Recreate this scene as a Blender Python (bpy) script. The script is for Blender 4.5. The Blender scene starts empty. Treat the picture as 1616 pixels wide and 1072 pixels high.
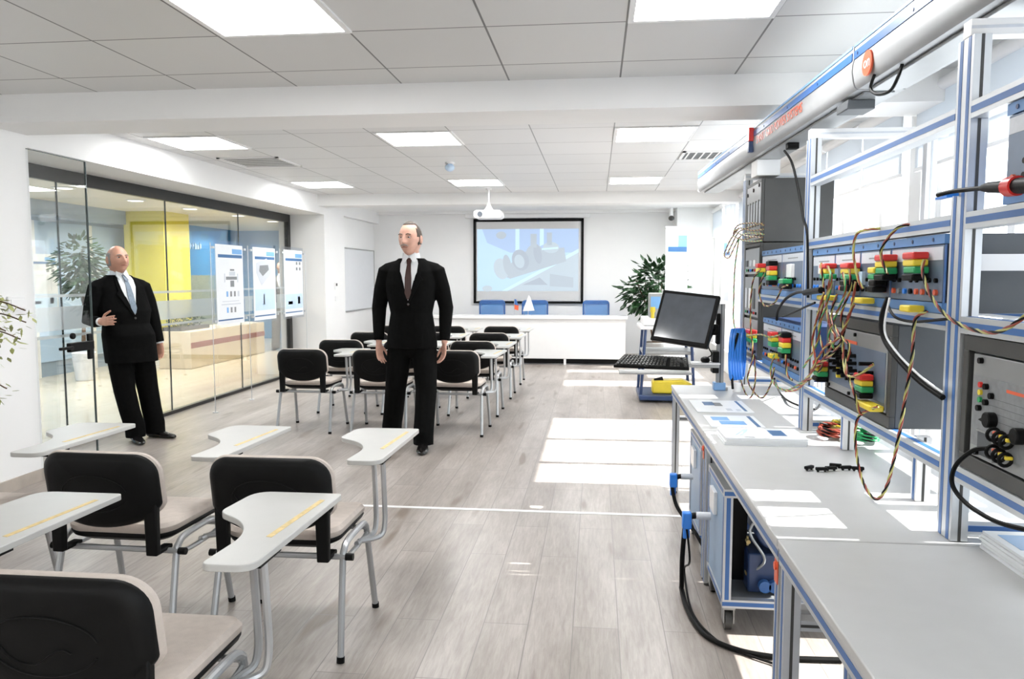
import bpy, math, random
from mathutils import Vector, Matrix
sc = bpy.context.scene
COL = sc.collection
R = math.radians
rnd = random.Random(7)

# ---------------- camera, world, sun, exposure ----------------
cam_d = bpy.data.cameras.new('camera')
cam = bpy.data.objects.new('camera', cam_d); COL.objects.link(cam)
cam.location = (0, 0, 1.48)
cam.rotation_euler = (R(90 - 4.7245), 0, R(6.2515))
cam_d.sensor_width = 36; cam_d.lens = 36 * 1210 / 1616
cam_d.clip_start = 0.05; cam_d.clip_end = 200
sc.camera = cam
sc.view_settings.view_transform = 'Standard'
sc.view_settings.look = 'None'
sc.view_settings.exposure = 0.10
sc.view_settings.gamma = 1.0
sc.view_settings.use_curve_mapping = False
sc.cycles.max_bounces = 10
sc.cycles.diffuse_bounces = 6
sc.cycles.transparent_max_bounces = 16
sc.cycles.caustics_reflective = False
sc.cycles.caustics_refractive = False
sc.cycles.sample_clamp_indirect = 6.0

world = bpy.data.worlds.new('world'); sc.world = world
world.use_nodes = True
bg = world.node_tree.nodes['Background']
bg.inputs[0].default_value = (0.90, 0.95, 1.0, 1)
bg.inputs[1].default_value = 5.0

sun_d = bpy.data.lights.new('sun', 'SUN'); sun_d.energy = 20.0; sun_d.angle = R(0.5)
sun_d.color = (1.0, 0.98, 0.95)
sun = bpy.data.objects.new('sun', sun_d); COL.objects.link(sun)
sun.location = (12, 6, 12)
sun.rotation_euler = Vector((-1, -0.01, -0.885)).to_track_quat('-Z', 'Y').to_euler()

def lamp(name, loc, size, energy, color, spread=160):
    d = bpy.data.lights.new(name, 'AREA'); d.shape = 'DISK'; d.size = size; d.energy = energy; d.color = color
    d.spread = R(spread)
    o = bpy.data.objects.new(name, d); COL.objects.link(o); o.location = loc
    return o

# ---------------- materials ----------------
def new_mat(name):
    m = bpy.data.materials.new(name); m.use_nodes = True
    nt = m.node_tree
    return m, nt, nt.nodes['Principled BSDF']
def N(nt, kind, **kw):
    n = nt.nodes.new(kind)
    for k, v in kw.items():
        if k in n.inputs.keys(): n.inputs[k].default_value = v
        else: setattr(n, k, v)
    return n
def ramp(nt, src, stops):
    r = nt.nodes.new('ShaderNodeValToRGB')
    cr = r.color_ramp
    while len(cr.elements) < len(stops): cr.elements.new(0.5)
    for e, (p, c) in zip(cr.elements, stops):
        e.position = p; e.color = (*c, 1)
    nt.links.new(src, r.inputs[0])
    return r
def mat(name, col, rough=0.5, metal=0.0, var=0.06, scale=12.0, bump=0.0, spec=None, coat=0.0):
    m, nt, b = new_mat(name)
    tc = N(nt, 'ShaderNodeTexCoord'); no = N(nt, 'ShaderNodeTexNoise', Scale=scale, Detail=3.0)
    nt.links.new(tc.outputs['Object'], no.inputs['Vector'])
    lo = tuple(c * (1 - var) for c in col); hi = tuple(min(1, c * (1 + var)) for c in col)
    r = ramp(nt, no.outputs['Fac'], [(0.3, lo), (0.7, hi)])
    nt.links.new(r.outputs[0], b.inputs['Base Color'])
    b.inputs['Roughness'].default_value = rough; b.inputs['Metallic'].default_value = metal
    if spec is not None: b.inputs['Specular IOR Level'].default_value = spec
    if coat: b.inputs['Coat Weight'].default_value = coat
    if bump:
        n2 = N(nt, 'ShaderNodeTexNoise', Scale=scale * 12, Detail=2.0)
        nt.links.new(tc.outputs['Object'], n2.inputs['Vector'])
        bu = N(nt, 'ShaderNodeBump', Strength=bump, Distance=0.002)
        nt.links.new(n2.outputs['Fac'], bu.inputs['Height']); nt.links.new(bu.outputs[0], b.inputs['Normal'])
    return m
def emis(name, col, strength):
    m, nt, b = new_mat(name)
    b.inputs['Base Color'].default_value = (*[c * .25 for c in col], 1)
    b.inputs['Emission Color'].default_value = (*col, 1)
    b.inputs['Emission Strength'].default_value = strength
    return m
def clear(name, tint=(1, 1, 1), refl=1.0, rough=0.0):     # thin clear sheet: see-through, with a mirror share that grows at a grazing view
    m = bpy.data.materials.new(name); m.use_nodes = True; nt = m.node_tree; nt.nodes.clear()
    out = N(nt, 'ShaderNodeOutputMaterial'); mx = N(nt, 'ShaderNodeMixShader')
    tr = N(nt, 'ShaderNodeBsdfTransparent'); gl = N(nt, 'ShaderNodeBsdfGlossy'); lw = N(nt, 'ShaderNodeLayerWeight')
    tr.inputs[0].default_value = (*tint, 1); gl.inputs['Roughness'].default_value = rough
    lw.inputs['Blend'].default_value = 0.5
    pw = N(nt, 'ShaderNodeMath', operation='POWER'); pw.inputs[1].default_value = 5.0; ma = N(nt, 'ShaderNodeMath', operation='MULTIPLY_ADD'); ma.use_clamp = True
    ma.inputs[1].default_value = 0.9 * refl; ma.inputs[2].default_value = 0.04 * refl
    nt.links.new(lw.outputs['Facing'], pw.inputs[0]); nt.links.new(pw.outputs[0], ma.inputs[0]); nt.links.new(ma.outputs[0], mx.inputs[0])
    nt.links.new(tr.outputs[0], mx.inputs[1]); nt.links.new(gl.outputs[0], mx.inputs[2]); nt.links.new(mx.outputs[0], out.inputs[0])
    return m
def film(name, col, cover):          # frosted film or mesh cloth that half covers what is behind it
    m = bpy.data.materials.new(name); m.use_nodes = True; nt = m.node_tree; nt.nodes.clear()
    out = N(nt, 'ShaderNodeOutputMaterial'); mx = N(nt, 'ShaderNodeMixShader')
    tr = N(nt, 'ShaderNodeBsdfTransparent'); df = N(nt, 'ShaderNodeBsdfDiffuse'); df.inputs[0].default_value = (*col, 1)
    mx.inputs[0].default_value = cover
    nt.links.new(tr.outputs[0], mx.inputs[1]); nt.links.new(df.outputs[0], mx.inputs[2]); nt.links.new(mx.outputs[0], out.inputs[0])
    return m

def floor_mat():
    m, nt, b = new_mat('oak_laminate'); L = nt.links
    tc = N(nt, 'ShaderNodeTexCoord'); mp = N(nt, 'ShaderNodeMapping'); mp.inputs['Rotation'].default_value = (0, 0, R(90))
    mp.inputs['Location'].default_value = (0.11, 0.085, 0)
    L.new(tc.outputs['Object'], mp.inputs[0])
    br = N(nt, 'ShaderNodeTexBrick'); br.offset = 0.37; br.offset_frequency = 2
    for k, v in {'Scale': 1.0, 'Mortar Size': 0.0022, 'Mortar Smooth': 0.2, 'Bias': 0.0, 'Brick Width': 1.28, 'Row Height': 0.19}.items(): br.inputs[k].default_value = v
    br.inputs['Color1'].default_value = (0.0, 0.0, 0.0, 1); br.inputs['Color2'].default_value = (1, 1, 1, 1); br.inputs['Mortar'].default_value = (0.5, 0.5, 0.5, 1)
    L.new(mp.outputs[0], br.inputs['Vector'])
    mp2 = N(nt, 'ShaderNodeMapping'); mp2.inputs['Scale'].default_value = (2.2, 0.42, 1); L.new(tc.outputs['Object'], mp2.inputs[0])
    n1 = N(nt, 'ShaderNodeTexNoise', Scale=1.9, Detail=5.0, Roughness=0.6); L.new(mp2.outputs[0], n1.inputs['Vector'])
    mp3 = N(nt, 'ShaderNodeMapping'); mp3.inputs['Scale'].default_value = (9, 0.8, 1); L.new(tc.outputs['Object'], mp3.inputs[0])
    n2 = N(nt, 'ShaderNodeTexNoise', Scale=7.0, Detail=6.0, Roughness=0.7, Distortion=0.5); L.new(mp3.outputs[0], n2.inputs['Vector'])
    r1 = ramp(nt, n1.outputs['Fac'], [(0.30, (0.285, 0.247, 0.22)), (0.55, (0.42, 0.38, 0.35)), (0.75, (0.53, 0.49, 0.46))])
    r2 = ramp(nt, n2.outputs['Fac'], [(0.32, (0.72, 0.70, 0.68)), (0.64, (1, 1, 1))])
    r3 = ramp(nt, br.outputs['Color'], [(0.0, (0.84, 0.83, 0.82)), (1.0, (1.0, 1.0, 1.0))])
    def mulc(a, c):
        x = N(nt, 'ShaderNodeMix'); x.data_type = 'RGBA'; x.blend_type = 'MULTIPLY'; x.inputs[0].default_value = 1
        L.new(a, x.inputs[6]); L.new(c, x.inputs[7]); return x.outputs[2]
    c = mulc(mulc(r1.outputs[0], r2.outputs[0]), r3.outputs[0])
    vo = N(nt, 'ShaderNodeTexNoise', Scale=3.3, Detail=1.0); L.new(mp2.outputs[0], vo.inputs['Vector'])
    rk = ramp(nt, vo.outputs['Fac'], [(0.66, (1, 1, 1)), (0.74, (0.62, 0.56, 0.50))])
    c = mulc(c, rk.outputs[0])
    x = N(nt, 'ShaderNodeMix'); x.data_type = 'RGBA'; L.new(br.outputs['Fac'], x.inputs[0]); L.new(c, x.inputs[6]); x.inputs[7].default_value = (0.20, 0.18, 0.165, 1)
    L.new(x.outputs[2], b.inputs['Base Color'])
    rr = N(nt, 'ShaderNodeMapRange'); L.new(n2.outputs['Fac'], rr.inputs[0]); rr.inputs[3].default_value = 0.26; rr.inputs[4].default_value = 0.40
    L.new(rr.outputs[0], b.inputs['Roughness'])
    bu = N(nt, 'ShaderNodeBump', Strength=0.25, Distance=0.002); bu.invert = True
    L.new(br.outputs['Fac'], bu.inputs['Height']); L.new(bu.outputs[0], b.inputs['Normal'])
    return m
def tile_mat(name, col, line, size, lw, org=(0, 0), rough=0.4, perf=False):
    m, nt, b = new_mat(name); L = nt.links
    tc = N(nt, 'ShaderNodeTexCoord'); mp = N(nt, 'ShaderNodeMapping'); mp.inputs['Location'].default_value = (-org[0], -org[1], 0)
    L.new(tc.outputs['Object'], mp.inputs[0])
    br = N(nt, 'ShaderNodeTexBrick'); br.offset = 0.0
    for k, v in {'Scale': 1.0, 'Mortar Size': lw, 'Mortar Smooth': 0.1, 'Bias': 0.0, 'Brick Width': size, 'Row Height': size}.items(): br.inputs[k].default_value = v
    br.inputs['Color1'].default_value = (*col, 1); br.inputs['Color2'].default_value = (*[c * 0.96 for c in col], 1); br.inputs['Mortar'].default_value = (*line, 1)
    L.new(mp.outputs[0], br.inputs['Vector'])
    out = br.outputs['Color']
    if perf:
        vo = N(nt, 'ShaderNodeTexVoronoi', Scale=110.0); vo.inputs['Randomness'].default_value = 0.0; L.new(tc.outputs['Object'], vo.inputs['Vector'])
        r = ramp(nt, vo.outputs['Distance'], [(0.16, (0.72, 0.72, 0.72)), (0.24, (1, 1, 1))])
        x = N(nt, 'ShaderNodeMix'); x.data_type = 'RGBA'; x.blend_type = 'MULTIPLY'; x.inputs[0].default_value = 1
        L.new(out, x.inputs[6]); L.new(r.outputs[0], x.inputs[7]); out = x.outputs[2]
    L.new(out, b.inputs['Base Color']); b.inputs['Roughness'].default_value = rough
    bu = N(nt, 'ShaderNodeBump', Strength=0.3, Distance=0.003); bu.invert = True
    L.new(br.outputs['Fac'], bu.inputs['Height']); L.new(bu.outputs[0], b.inputs['Normal'])
    return m

M = {}
M['wall'] = mat('white_plaster', (0.84, 0.84, 0.835), 0.75, var=0.01, scale=3, bump=0.05)
M['soffit'] = mat('warm_plaster', (0.74, 0.70, 0.66), 0.75, var=0.01)
M['floor'] = floor_mat()
M['ceil'] = tile_mat('perforated_ceiling_tiles', (0.64, 0.64, 0.63), (0.16, 0.16, 0.16), 0.66, 0.0055, (0.13, 3.02), 0.45, True)
M['ceil2'] = tile_mat('ceiling_tiles', (0.76, 0.76, 0.76), (0.28, 0.28, 0.28), 0.66, 0.005, (0.13, 6.20), 0.4)
M['lobfloor'] = tile_mat('cream_floor_tiles', (0.70, 0.63, 0.50), (0.5, 0.44, 0.34), 0.8, 0.004, (0, 0), 0.10)
M['base'] = mat('oak_skirting', (0.42, 0.37, 0.32), 0.5, var=0.15, scale=6)
M['alu'] = mat('anodised_aluminium', (0.58, 0.60, 0.62), 0.42, 0.6, var=0.03)
M['trunk'] = mat('satin_trunking_metal', (0.40, 0.41, 0.42), 0.48, 0.4, var=0.03)
M['alug'] = mat('dull_grey_metal', (0.36, 0.365, 0.36), 0.42, 0.5, var=0.05)
M['chrome'] = mat('grey_steel_tube', (0.42, 0.43, 0.44), 0.34, 0.55, var=0.03)
M['blue'] = mat('blue_plastic_strip', (0.040, 0.13, 0.36), 0.4, var=0.04)
M['lblue'] = mat('light_blue_paint', (0.20, 0.38, 0.66), 0.4, var=0.04)
M['cblue'] = mat('mid_blue_paint', (0.09, 0.22, 0.47), 0.4, var=0.04)
M['sidep'] = mat('pale_blue_steel', (0.26, 0.38, 0.54), 0.4, var=0.03)
M['navy'] = mat('navy_paint', (0.025, 0.05, 0.13), 0.35, var=0.1)
M['black'] = mat('black_plastic', (0.005, 0.005, 0.005), 0.5, var=0.2, bump=0.15, spec=0.13)
M['dark'] = mat('dark_grey_paint', (0.045, 0.045, 0.043), 0.45, var=0.08, bump=0.1)
M['mid'] = mat('slate_paint', (0.075, 0.082, 0.09), 0.5, var=0.05, bump=0.1)
M['panel'] = mat('brushed_panel', (0.33, 0.34, 0.345), 0.35, 0.45, var=0.06, scale=5)
M['modf'] = mat('module_panel', (0.14, 0.18, 0.25), 0.4, 0.25, var=0.06)
M['white'] = mat('white_paint', (0.82, 0.82, 0.82), 0.35, var=0.01)
M['wgloss'] = mat('white_laminate', (0.80, 0.80, 0.80), 0.25, var=0.01)
M['tablet'] = mat('pale_grey_laminate', (0.46, 0.46, 0.445), 0.35, var=0.015)
M['gold'] = mat('wood_inlay', (0.62, 0.47, 0.20), 0.5, var=0.15, scale=60)
M['beige'] = mat('beige_upholstery', (0.50, 0.44, 0.395), 0.8, var=0.05, scale=40, bump=0.3)
M['bench'] = mat('grey_bench_laminate', (0.50, 0.50, 0.495), 0.32, var=0.02, bump=0.03)
M['red'] = mat('red_plastic', (0.62, 0.03, 0.025), 0.35, var=0.05)
M['yellow'] = mat('yellow_plastic', (0.75, 0.58, 0.04), 0.35, var=0.05)
M['green'] = mat('green_plastic', (0.02, 0.30, 0.10), 0.35, var=0.05)
M['bred'] = mat('red_cable', (0.26, 0.04, 0.02), 0.4, var=0.1)
M['byel'] = mat('yellow_cable', (0.42, 0.40, 0.12), 0.4, var=0.1)
M['blueb'] = mat('bright_blue_plastic', (0.03, 0.22, 0.75), 0.35, var=0.05)
M['print'] = mat('printed_paper', (0.80, 0.82, 0.84), 0.35, var=0.01)
M['pblue'] = mat('printed_blue', (0.18, 0.40, 0.72), 0.4, var=0.03)
M['pnavy'] = mat('printed_navy', (0.04, 0.13, 0.30), 0.4, var=0.03)
M['pgrey'] = mat('printed_grey', (0.22, 0.23, 0.24), 0.4, var=0.12, scale=60)
M['plight'] = mat('printed_pale_grey', (0.58, 0.61, 0.66), 0.4, var=0.04, scale=60)
M['psky'] = mat('printed_pale_blue', (0.55, 0.70, 0.88), 0.4, var=0.03)
M['orange'] = mat('orange_red_print', (0.72, 0.12, 0.05), 0.4, var=0.03)
M['suit'] = mat('black_suit_wool', (0.0042, 0.0042, 0.0042), 0.85, var=0.2, scale=30, spec=0.06)
M['suitg'] = mat('grey_suit_wool', (0.10, 0.10, 0.10), 0.8, var=0.1, scale=30)
M['shirt'] = mat('white_shirt_cotton', (0.74, 0.76, 0.78), 0.7, var=0.02)
M['tie1'] = mat('dark_red_silk', (0.035, 0.008, 0.005), 0.45, var=0.1)
M['tie2'] = mat('grey_blue_silk', (0.17, 0.22, 0.28), 0.45, var=0.15, scale=60)
M['skin'] = mat('skin', (0.58, 0.33, 0.25), 0.5, var=0.08, scale=25)
M['skin2'] = mat('tanned_skin', (0.50, 0.26, 0.18), 0.5, var=0.10, scale=25)
M['lip'] = mat('lips', (0.30, 0.10, 0.08), 0.5)
M['hair'] = mat('short_brown_hair', (0.055, 0.04, 0.03), 0.7, var=0.3, scale=80, bump=0.6)
M['hairg'] = mat('grey_hair', (0.30, 0.28, 0.26), 0.7, var=0.2, scale=80, bump=0.6)
M['shoe'] = mat('black_leather', (0.008, 0.007, 0.007), 0.22, var=0.1)
M['eye'] = mat('dark_iris', (0.02, 0.015, 0.01), 0.2)
M['leafd'] = mat('dark_green_leaf', (0.018, 0.055, 0.018), 0.35, var=0.5, scale=4)
M['leafl'] = mat('variegated_leaf', (0.34, 0.36, 0.14), 0.45, var=0.6, scale=14)
M['bark'] = mat('bark', (0.10, 0.06, 0.035), 0.8, var=0.2)
M['soil'] = mat('soil', (0.04, 0.03, 0.02), 0.9, var=0.3)
M['yelw'] = mat('yellow_wall_paint', (0.66, 0.58, 0.07), 0.5, var=0.02)
M['bluew'] = mat('blue_wall_paint', (0.07, 0.25, 0.50), 0.45, var=0.03)
M['cream'] = mat('cream_stone', (0.74, 0.64, 0.47), 0.3, var=0.05, scale=3)
M['brown'] = mat('red_brown_strip', (0.25, 0.06, 0.03), 0.4, var=0.1)
M['lobceil'] = mat('beige_ceiling_paint', (0.76, 0.72, 0.64), 0.8, var=0.01)
M['lobblind'] = mat('blue_grey_blind_cloth', (0.42, 0.56, 0.74), 0.7, var=0.02)
M['lobgrey'] = mat('blue_grey_wall_paint', (0.27, 0.35, 0.46), 0.5, var=0.03)
M['sage'] = mat('sage_wall_paint', (0.30, 0.33, 0.24), 0.5, var=0.1)
M['wb'] = mat('whiteboard_enamel', (0.70, 0.72, 0.75), 0.12, var=0.01)
M['screen'] = mat('matt_screen_cloth', (0.62, 0.62, 0.62), 0.9, var=0.01)
M['lcd'] = mat('dark_display_glass', (0.075, 0.085, 0.10), 0.10, var=0.1, spec=0.8)
M['meshb'] = film('blue_mesh_cloth', (0.12, 0.32, 0.66), 0.60)
M['lamp'] = emis('lamp_diffuser', (1.0, 1.0, 0.99), 25.0)
M['dlamp'] = emis('downlight_diffuser', (1.0, 0.95, 0.85), 3.0)
M['glass'] = clear('clear_glass', (0.955, 0.97, 0.975), 2.6)
M['leaf'] = clear('clear_door_glass', (0.97, 0.975, 0.975), 0.7)
M['wglass'] = clear('window_glass', (0.97, 0.98, 0.98), 1.0)
M['gedge'] = mat('glass_edge', (0.05, 0.07, 0.07), 0.2)
M['acryl'] = clear('clear_acrylic', (0.93, 0.96, 1.0), 1.5)
M['frost'] = film('frosted_film', (0.66, 0.70, 0.70), 0.55)
M['trackblk'] = mat('black_anodised_track', (0.012, 0.012, 0.011), 0.4, var=0.1)
def blind_mat():
    m, nt, b = new_mat('white_blind_cloth')
    nt.nodes.remove(b); out = nt.nodes['Material Output']
    mx = N(nt, 'ShaderNodeMixShader'); mx.inputs[0].default_value = 0.45
    d = N(nt, 'ShaderNodeBsdfDiffuse'); t = N(nt, 'ShaderNodeBsdfTranslucent')
    d.inputs[0].default_value = (0.80, 0.81, 0.82, 1); t.inputs[0].default_value = (0.62, 0.66, 0.70, 1)
    nt.links.new(d.outputs[0], mx.inputs[1]); nt.links.new(t.outputs[0], mx.inputs[2]); nt.links.new(mx.outputs[0], out.inputs[0])
    return m
M['blind'] = blind_mat()

# ---------------- mesh helpers ----------------
class MB:
    def __init__(s): s.v = []; s.f = []; s.m = []
    def add(s, vs, fs, mi=0):
        k = len(s.v); s.v += [tuple(p) for p in vs]; s.f += [tuple(i + k for i in q) for q in fs]; s.m += [mi] * len(fs); return s
    def box(s, x0, x1, y0, y1, z0, z1, mi=0, T=None):
        vs = [(x, y, z) for z in (z0, z1) for y in (y0, y1) for x in (x0, x1)]
        if T is not None: vs = [tuple(T @ Vector(p)) for p in vs]
        return s.add(vs, [(0, 2, 3, 1), (4, 5, 7, 6), (0, 1, 5, 4), (2, 6, 7, 3), (0, 4, 6, 2), (1, 3, 7, 5)], mi)
    def cyl(s, p0, p1, r0, r1=None, n=12, mi=0):
        return s.tube([p0, p1], [r0, r0 if r1 is None else r1], n, mi)
    def tube(s, pts, rad, n=8, mi=0, flat=1.0, up=None, caps=True):
        pts = [Vector(p) for p in pts]; m = len(pts)
        if not hasattr(rad, '__len__'): rad = [rad] * m
        t0 = (pts[1] - pts[0]).normalized()
        ref = Vector(up) if up is not None else (Vector((0, 0, 1)) if abs(t0.z) < 0.9 else Vector((1, 0, 0)))
        a = (ref - t0 * ref.dot(t0)).normalized(); vs = []; fs = []
        for i in range(m):
            t = (pts[min(i + 1, m - 1)] - pts[max(i - 1, 0)]).normalized()
            a = (a - t * a.dot(t)); a = a.normalized() if a.length > 1e-6 else t.orthogonal().normalized()
            b = t.cross(a); r = rad[i]
            ra, rb = (r if hasattr(r, '__len__') else (r * flat, r))
            for k in range(n):
                q = 2 * math.pi * k / n
                vs.append(pts[i] + a * ra * math.cos(q) + b * rb * math.sin(q))
        for i in range(m - 1):
            for k in range(n):
                k2 = (k + 1) % n
                fs.append((i * n + k, i * n + k2, (i + 1) * n + k2, (i + 1) * n + k))
        if caps:
            fs.append(tuple(range(n - 1, -1, -1))); fs.append(tuple(range((m - 1) * n, m * n)))
        return s.add(vs, fs, mi)
    def capsule(s, pts, rad, n=12, mi=0, up=None):     # tapered limb with rounded ends; radii may be pairs
        pts = [Vector(p) for p in pts]; rad = [(r if hasattr(r, '__len__') else (r, r)) for r in rad]
        P, Q = [], []
        d0 = (pts[0] - pts[1]).normalized(); d1 = (pts[-1] - pts[-2]).normalized()
        for q in (80, 50, 25):
            c, sn = math.cos(R(q)), math.sin(R(q)); P.append(pts[0] + d0 * min(rad[0]) * sn); Q.append((rad[0][0] * c, rad[0][1] * c))
        P += pts; Q += rad
        for q in (25, 50, 80):
            c, sn = math.cos(R(q)), math.sin(R(q)); P.append(pts[-1] + d1 * min(rad[-1]) * sn); Q.append((rad[-1][0] * c, rad[-1][1] * c))
        return s.tube(P, Q, n, mi, up=up)
    def ell(s, c, r, n=16, m=10, mi=0, T=None, fn=None):
        vs = []; fs = []
        for j in range(m + 1):
            ph = math.pi * j / m - math.pi / 2
            for i in range(n):
                th = 2 * math.pi * i / n
                d = (math.cos(ph) * math.cos(th), math.cos(ph) * math.sin(th), math.sin(ph))
                p = fn(d) if fn else (d[0] * r[0], d[1] * r[1], d[2] * r[2])
                p = Vector(p)
                if T is not None: p = T @ p
                vs.append(p + Vector(c))
        for j in range(m):
            for i in range(n):
                i2 = (i + 1) % n; fs.append((j * n + i, j * n + i2, (j + 1) * n + i2, (j + 1) * n + i))
        return s.add(vs, fs, mi)
    def prism(s, poly, lo, hi, ax='z', mi=0, T=None):
        def P(a, b, c): return {'z': (a, b, c), 'y': (a, c, b), 'x': (c, a, b)}[ax]
        n = len(poly); vs = [P(a, b, lo) for a, b in poly] + [P(a, b, hi) for a, b in poly]
        if T is not None: vs = [tuple(T @ Vector(p)) for p in vs]
        return s.add(vs, [tuple(range(n - 1, -1, -1)), tuple(range(n, 2 * n))] + [(i, (i + 1) % n, n + (i + 1) % n, n + i) for i in range(n)], mi)
    def layers(s, outline, lays, fn, mi=0, ctr=(0, 0)):   # outline scaled about ctr per (scale, depth); fn maps (a, b, depth) to a point
        n = len(outline); vs = []; fs = []; ids = []
        for (k, d) in lays:
            if k == 0: ids.append(len(vs)); vs.append(fn(ctr[0], ctr[1], d))
            else:
                ids.append(len(vs))
                for (a, b) in outline: vs.append(fn(ctr[0] + (a - ctr[0]) * k, ctr[1] + (b - ctr[1]) * k, d))
        for i in range(len(lays) - 1):
            a, b = ids[i], ids[i + 1]
            for k in range(n):
                k2 = (k + 1) % n
                if lays[i][0] == 0: fs.append((a, b + k, b + k2))
                elif lays[i + 1][0] == 0: fs.append((a + k, a + k2, b)[::-1])
                else: fs.append((a + k, b + k, b + k2, a + k2))
        return s.add(vs, fs, mi)
    def build(s, name, mats, parent=None, bevel=0, smooth=35, voxel=0, sm=0):
        me = bpy.data.meshes.new(name); me.from_pydata(s.v, [], s.f)
        for m in (mats if isinstance(mats, (list, tuple)) else [mats]): me.materials.append(M[m] if isinstance(m, str) else m)
        for p, k in zip(me.polygons, s.m): p.material_index = k
        me.validate(); me.update()
        bmf(me)
        if smooth:
            for p in me.polygons: p.use_smooth = True
            me.set_sharp_from_angle(angle=R(smooth))
        o = bpy.data.objects.new(name, me); COL.objects.link(o)
        if parent is not None: o.parent = parent
        if voxel:
            md = o.modifiers.new('remesh', 'REMESH'); md.mode = 'VOXEL'; md.voxel_size = voxel; md.use_smooth_shade = True
            if sm:
                q = o.modifiers.new('smooth', 'SMOOTH'); q.factor = 0.5; q.iterations = sm
        elif bevel:
            md = o.modifiers.new('bevel', 'BEVEL'); md.width = bevel; md.segments = 2; md.limit_method = 'ANGLE'; md.angle_limit = R(50)
        return o
import bmesh
def bmf(me):
    b = bmesh.new(); b.from_mesh(me); bmesh.ops.recalc_face_normals(b, faces=b.faces); b.to_mesh(me); b.free()
def tag(o, label=None, cat=None, group=None, kind=None):
    if label: o['label'] = label
    if cat: o['category'] = cat
    if group: o['group'] = group
    if kind: o['kind'] = kind
    return o
def thing(name, loc, label, cat, group=None, rz=0):
    o = bpy.data.objects.new(name, None); COL.objects.link(o); o.empty_display_size = 0.1
    o.location = loc; o.rotation_euler = (0, 0, rz)
    return tag(o, label, cat, group)
def struct(o): o['kind'] = 'structure'; return o
def put(o, loc, rz=0): o.location = loc; o.rotation_euler = (0, 0, rz); return o
KIDS = {}
def copy_tree(o, parent=None):
    c = o.copy(); COL.objects.link(c)
    if parent is not None: c.parent = parent
    for ch in list(o.children): copy_tree(ch, c)
    return c
def fillet(poly, rad, n=5):      # polygon with its corners rounded, one radius for each corner
    out = []; m = len(poly)
    for i in range(m):
        p = Vector(poly[i]); a = Vector(poly[i - 1]) - p; c = Vector(poly[(i + 1) % m]) - p; r = min(rad[i], a.length * .49, c.length * .49)
        if r < 1e-4: out.append(tuple(p)); continue
        p0, p2 = p + a.normalized() * r, p + c.normalized() * r
        for k in range(n + 1):
            t = k / n; q = p0 * (1 - t) ** 2 + p * 2 * t * (1 - t) + p2 * t * t; out.append((q.x, q.y))
    return out
def round_rect(x0, x1, y0, y1, r, n=4):
    out = []
    for cx, cy, a in ((x1 - r, y1 - r, 0), (x0 + r, y1 - r, 90), (x0 + r, y0 + r, 180), (x1 - r, y0 + r, 270)):
        for i in range(n + 1):
            q = R(a + 90 * i / n); out.append((cx + r * math.cos(q), cy + r * math.sin(q)))
    return out
def smooth_path(pts, sub=8):
    pts = [Vector(p) for p in pts]; out = []
    for i in range(len(pts) - 1):
        p0 = pts[max(i - 1, 0)]; p1 = pts[i]; p2 = pts[i + 1]; p3 = pts[min(i + 2, len(pts) - 1)]
        for k in range(sub):
            t = k / sub
            out.append(0.5 * ((2 * p1) + (p2 - p0) * t + (2 * p0 - 5 * p1 + 4 * p2 - p3) * t * t + (3 * p1 - p0 - 3 * p2 + p3) * t ** 3))
    out.append(pts[-1]); return out

# ---------------- the room ----------------
WX = 2.0                      # inner face of the window wall
HC = 2.65                     # ceiling height
def wallbox(name, boxes, m='wall'):
    b = MB()
    for q in boxes: b.box(*q)
    return struct(b.build(name, m, smooth=0))
wallbox('floor', [(-4.6, 2.3, -3.2, 14.1, -0.1, 0)], 'floor')
wallbox('ceiling', [(-4.0, 2.3, -3.2, 4.9, HC, HC + 0.1)], 'ceil')
wallbox('ceiling', [(-4.1, 2.3, 4.9, 10.9, HC, HC + 0.1)], 'ceil2')
wallbox('ceiling', [(-4.2, 2.3, 10.9, 14.1, HC, HC + 0.1)], 'wall')
wallbox('trim_1', [(-4.0, WX, 4.68, 5.10, 2.47, HC)])          # ceiling beams
wallbox('trim_2', [(-4.0, WX, 10.80, 11.15, 2.49, HC)])
wallbox('wall_left', [(-4.6, -4.0, -3.2, 5.10, 0, HC + 0.1), (-4.6, -4.0, 5.10, 11.05, 2.385, HC + 0.1),
                      (-4.6, -4.0, 11.05, 11.95, 0, HC + 0.1), (-4.6, -4.0, 11.95, 14.1, 2.44, HC + 0.1), (-4.6, -4.1, 11.95, 14.1, 0, 2.44)])
wallbox('wall_back', [(-4.6, 2.3, -3.4, -3.2, 0, HC + 0.1)])
wallbox('wall_far', [(-4.6, 2.3, 13.95, 14.2, 0, HC + 0.1), (1.37, 2.0, 13.5, 13.95, 0, HC)])
wallbox('trim_3', [(-4.0, 1.37, 13.80, 13.95, 2.60, HC)])
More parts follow.
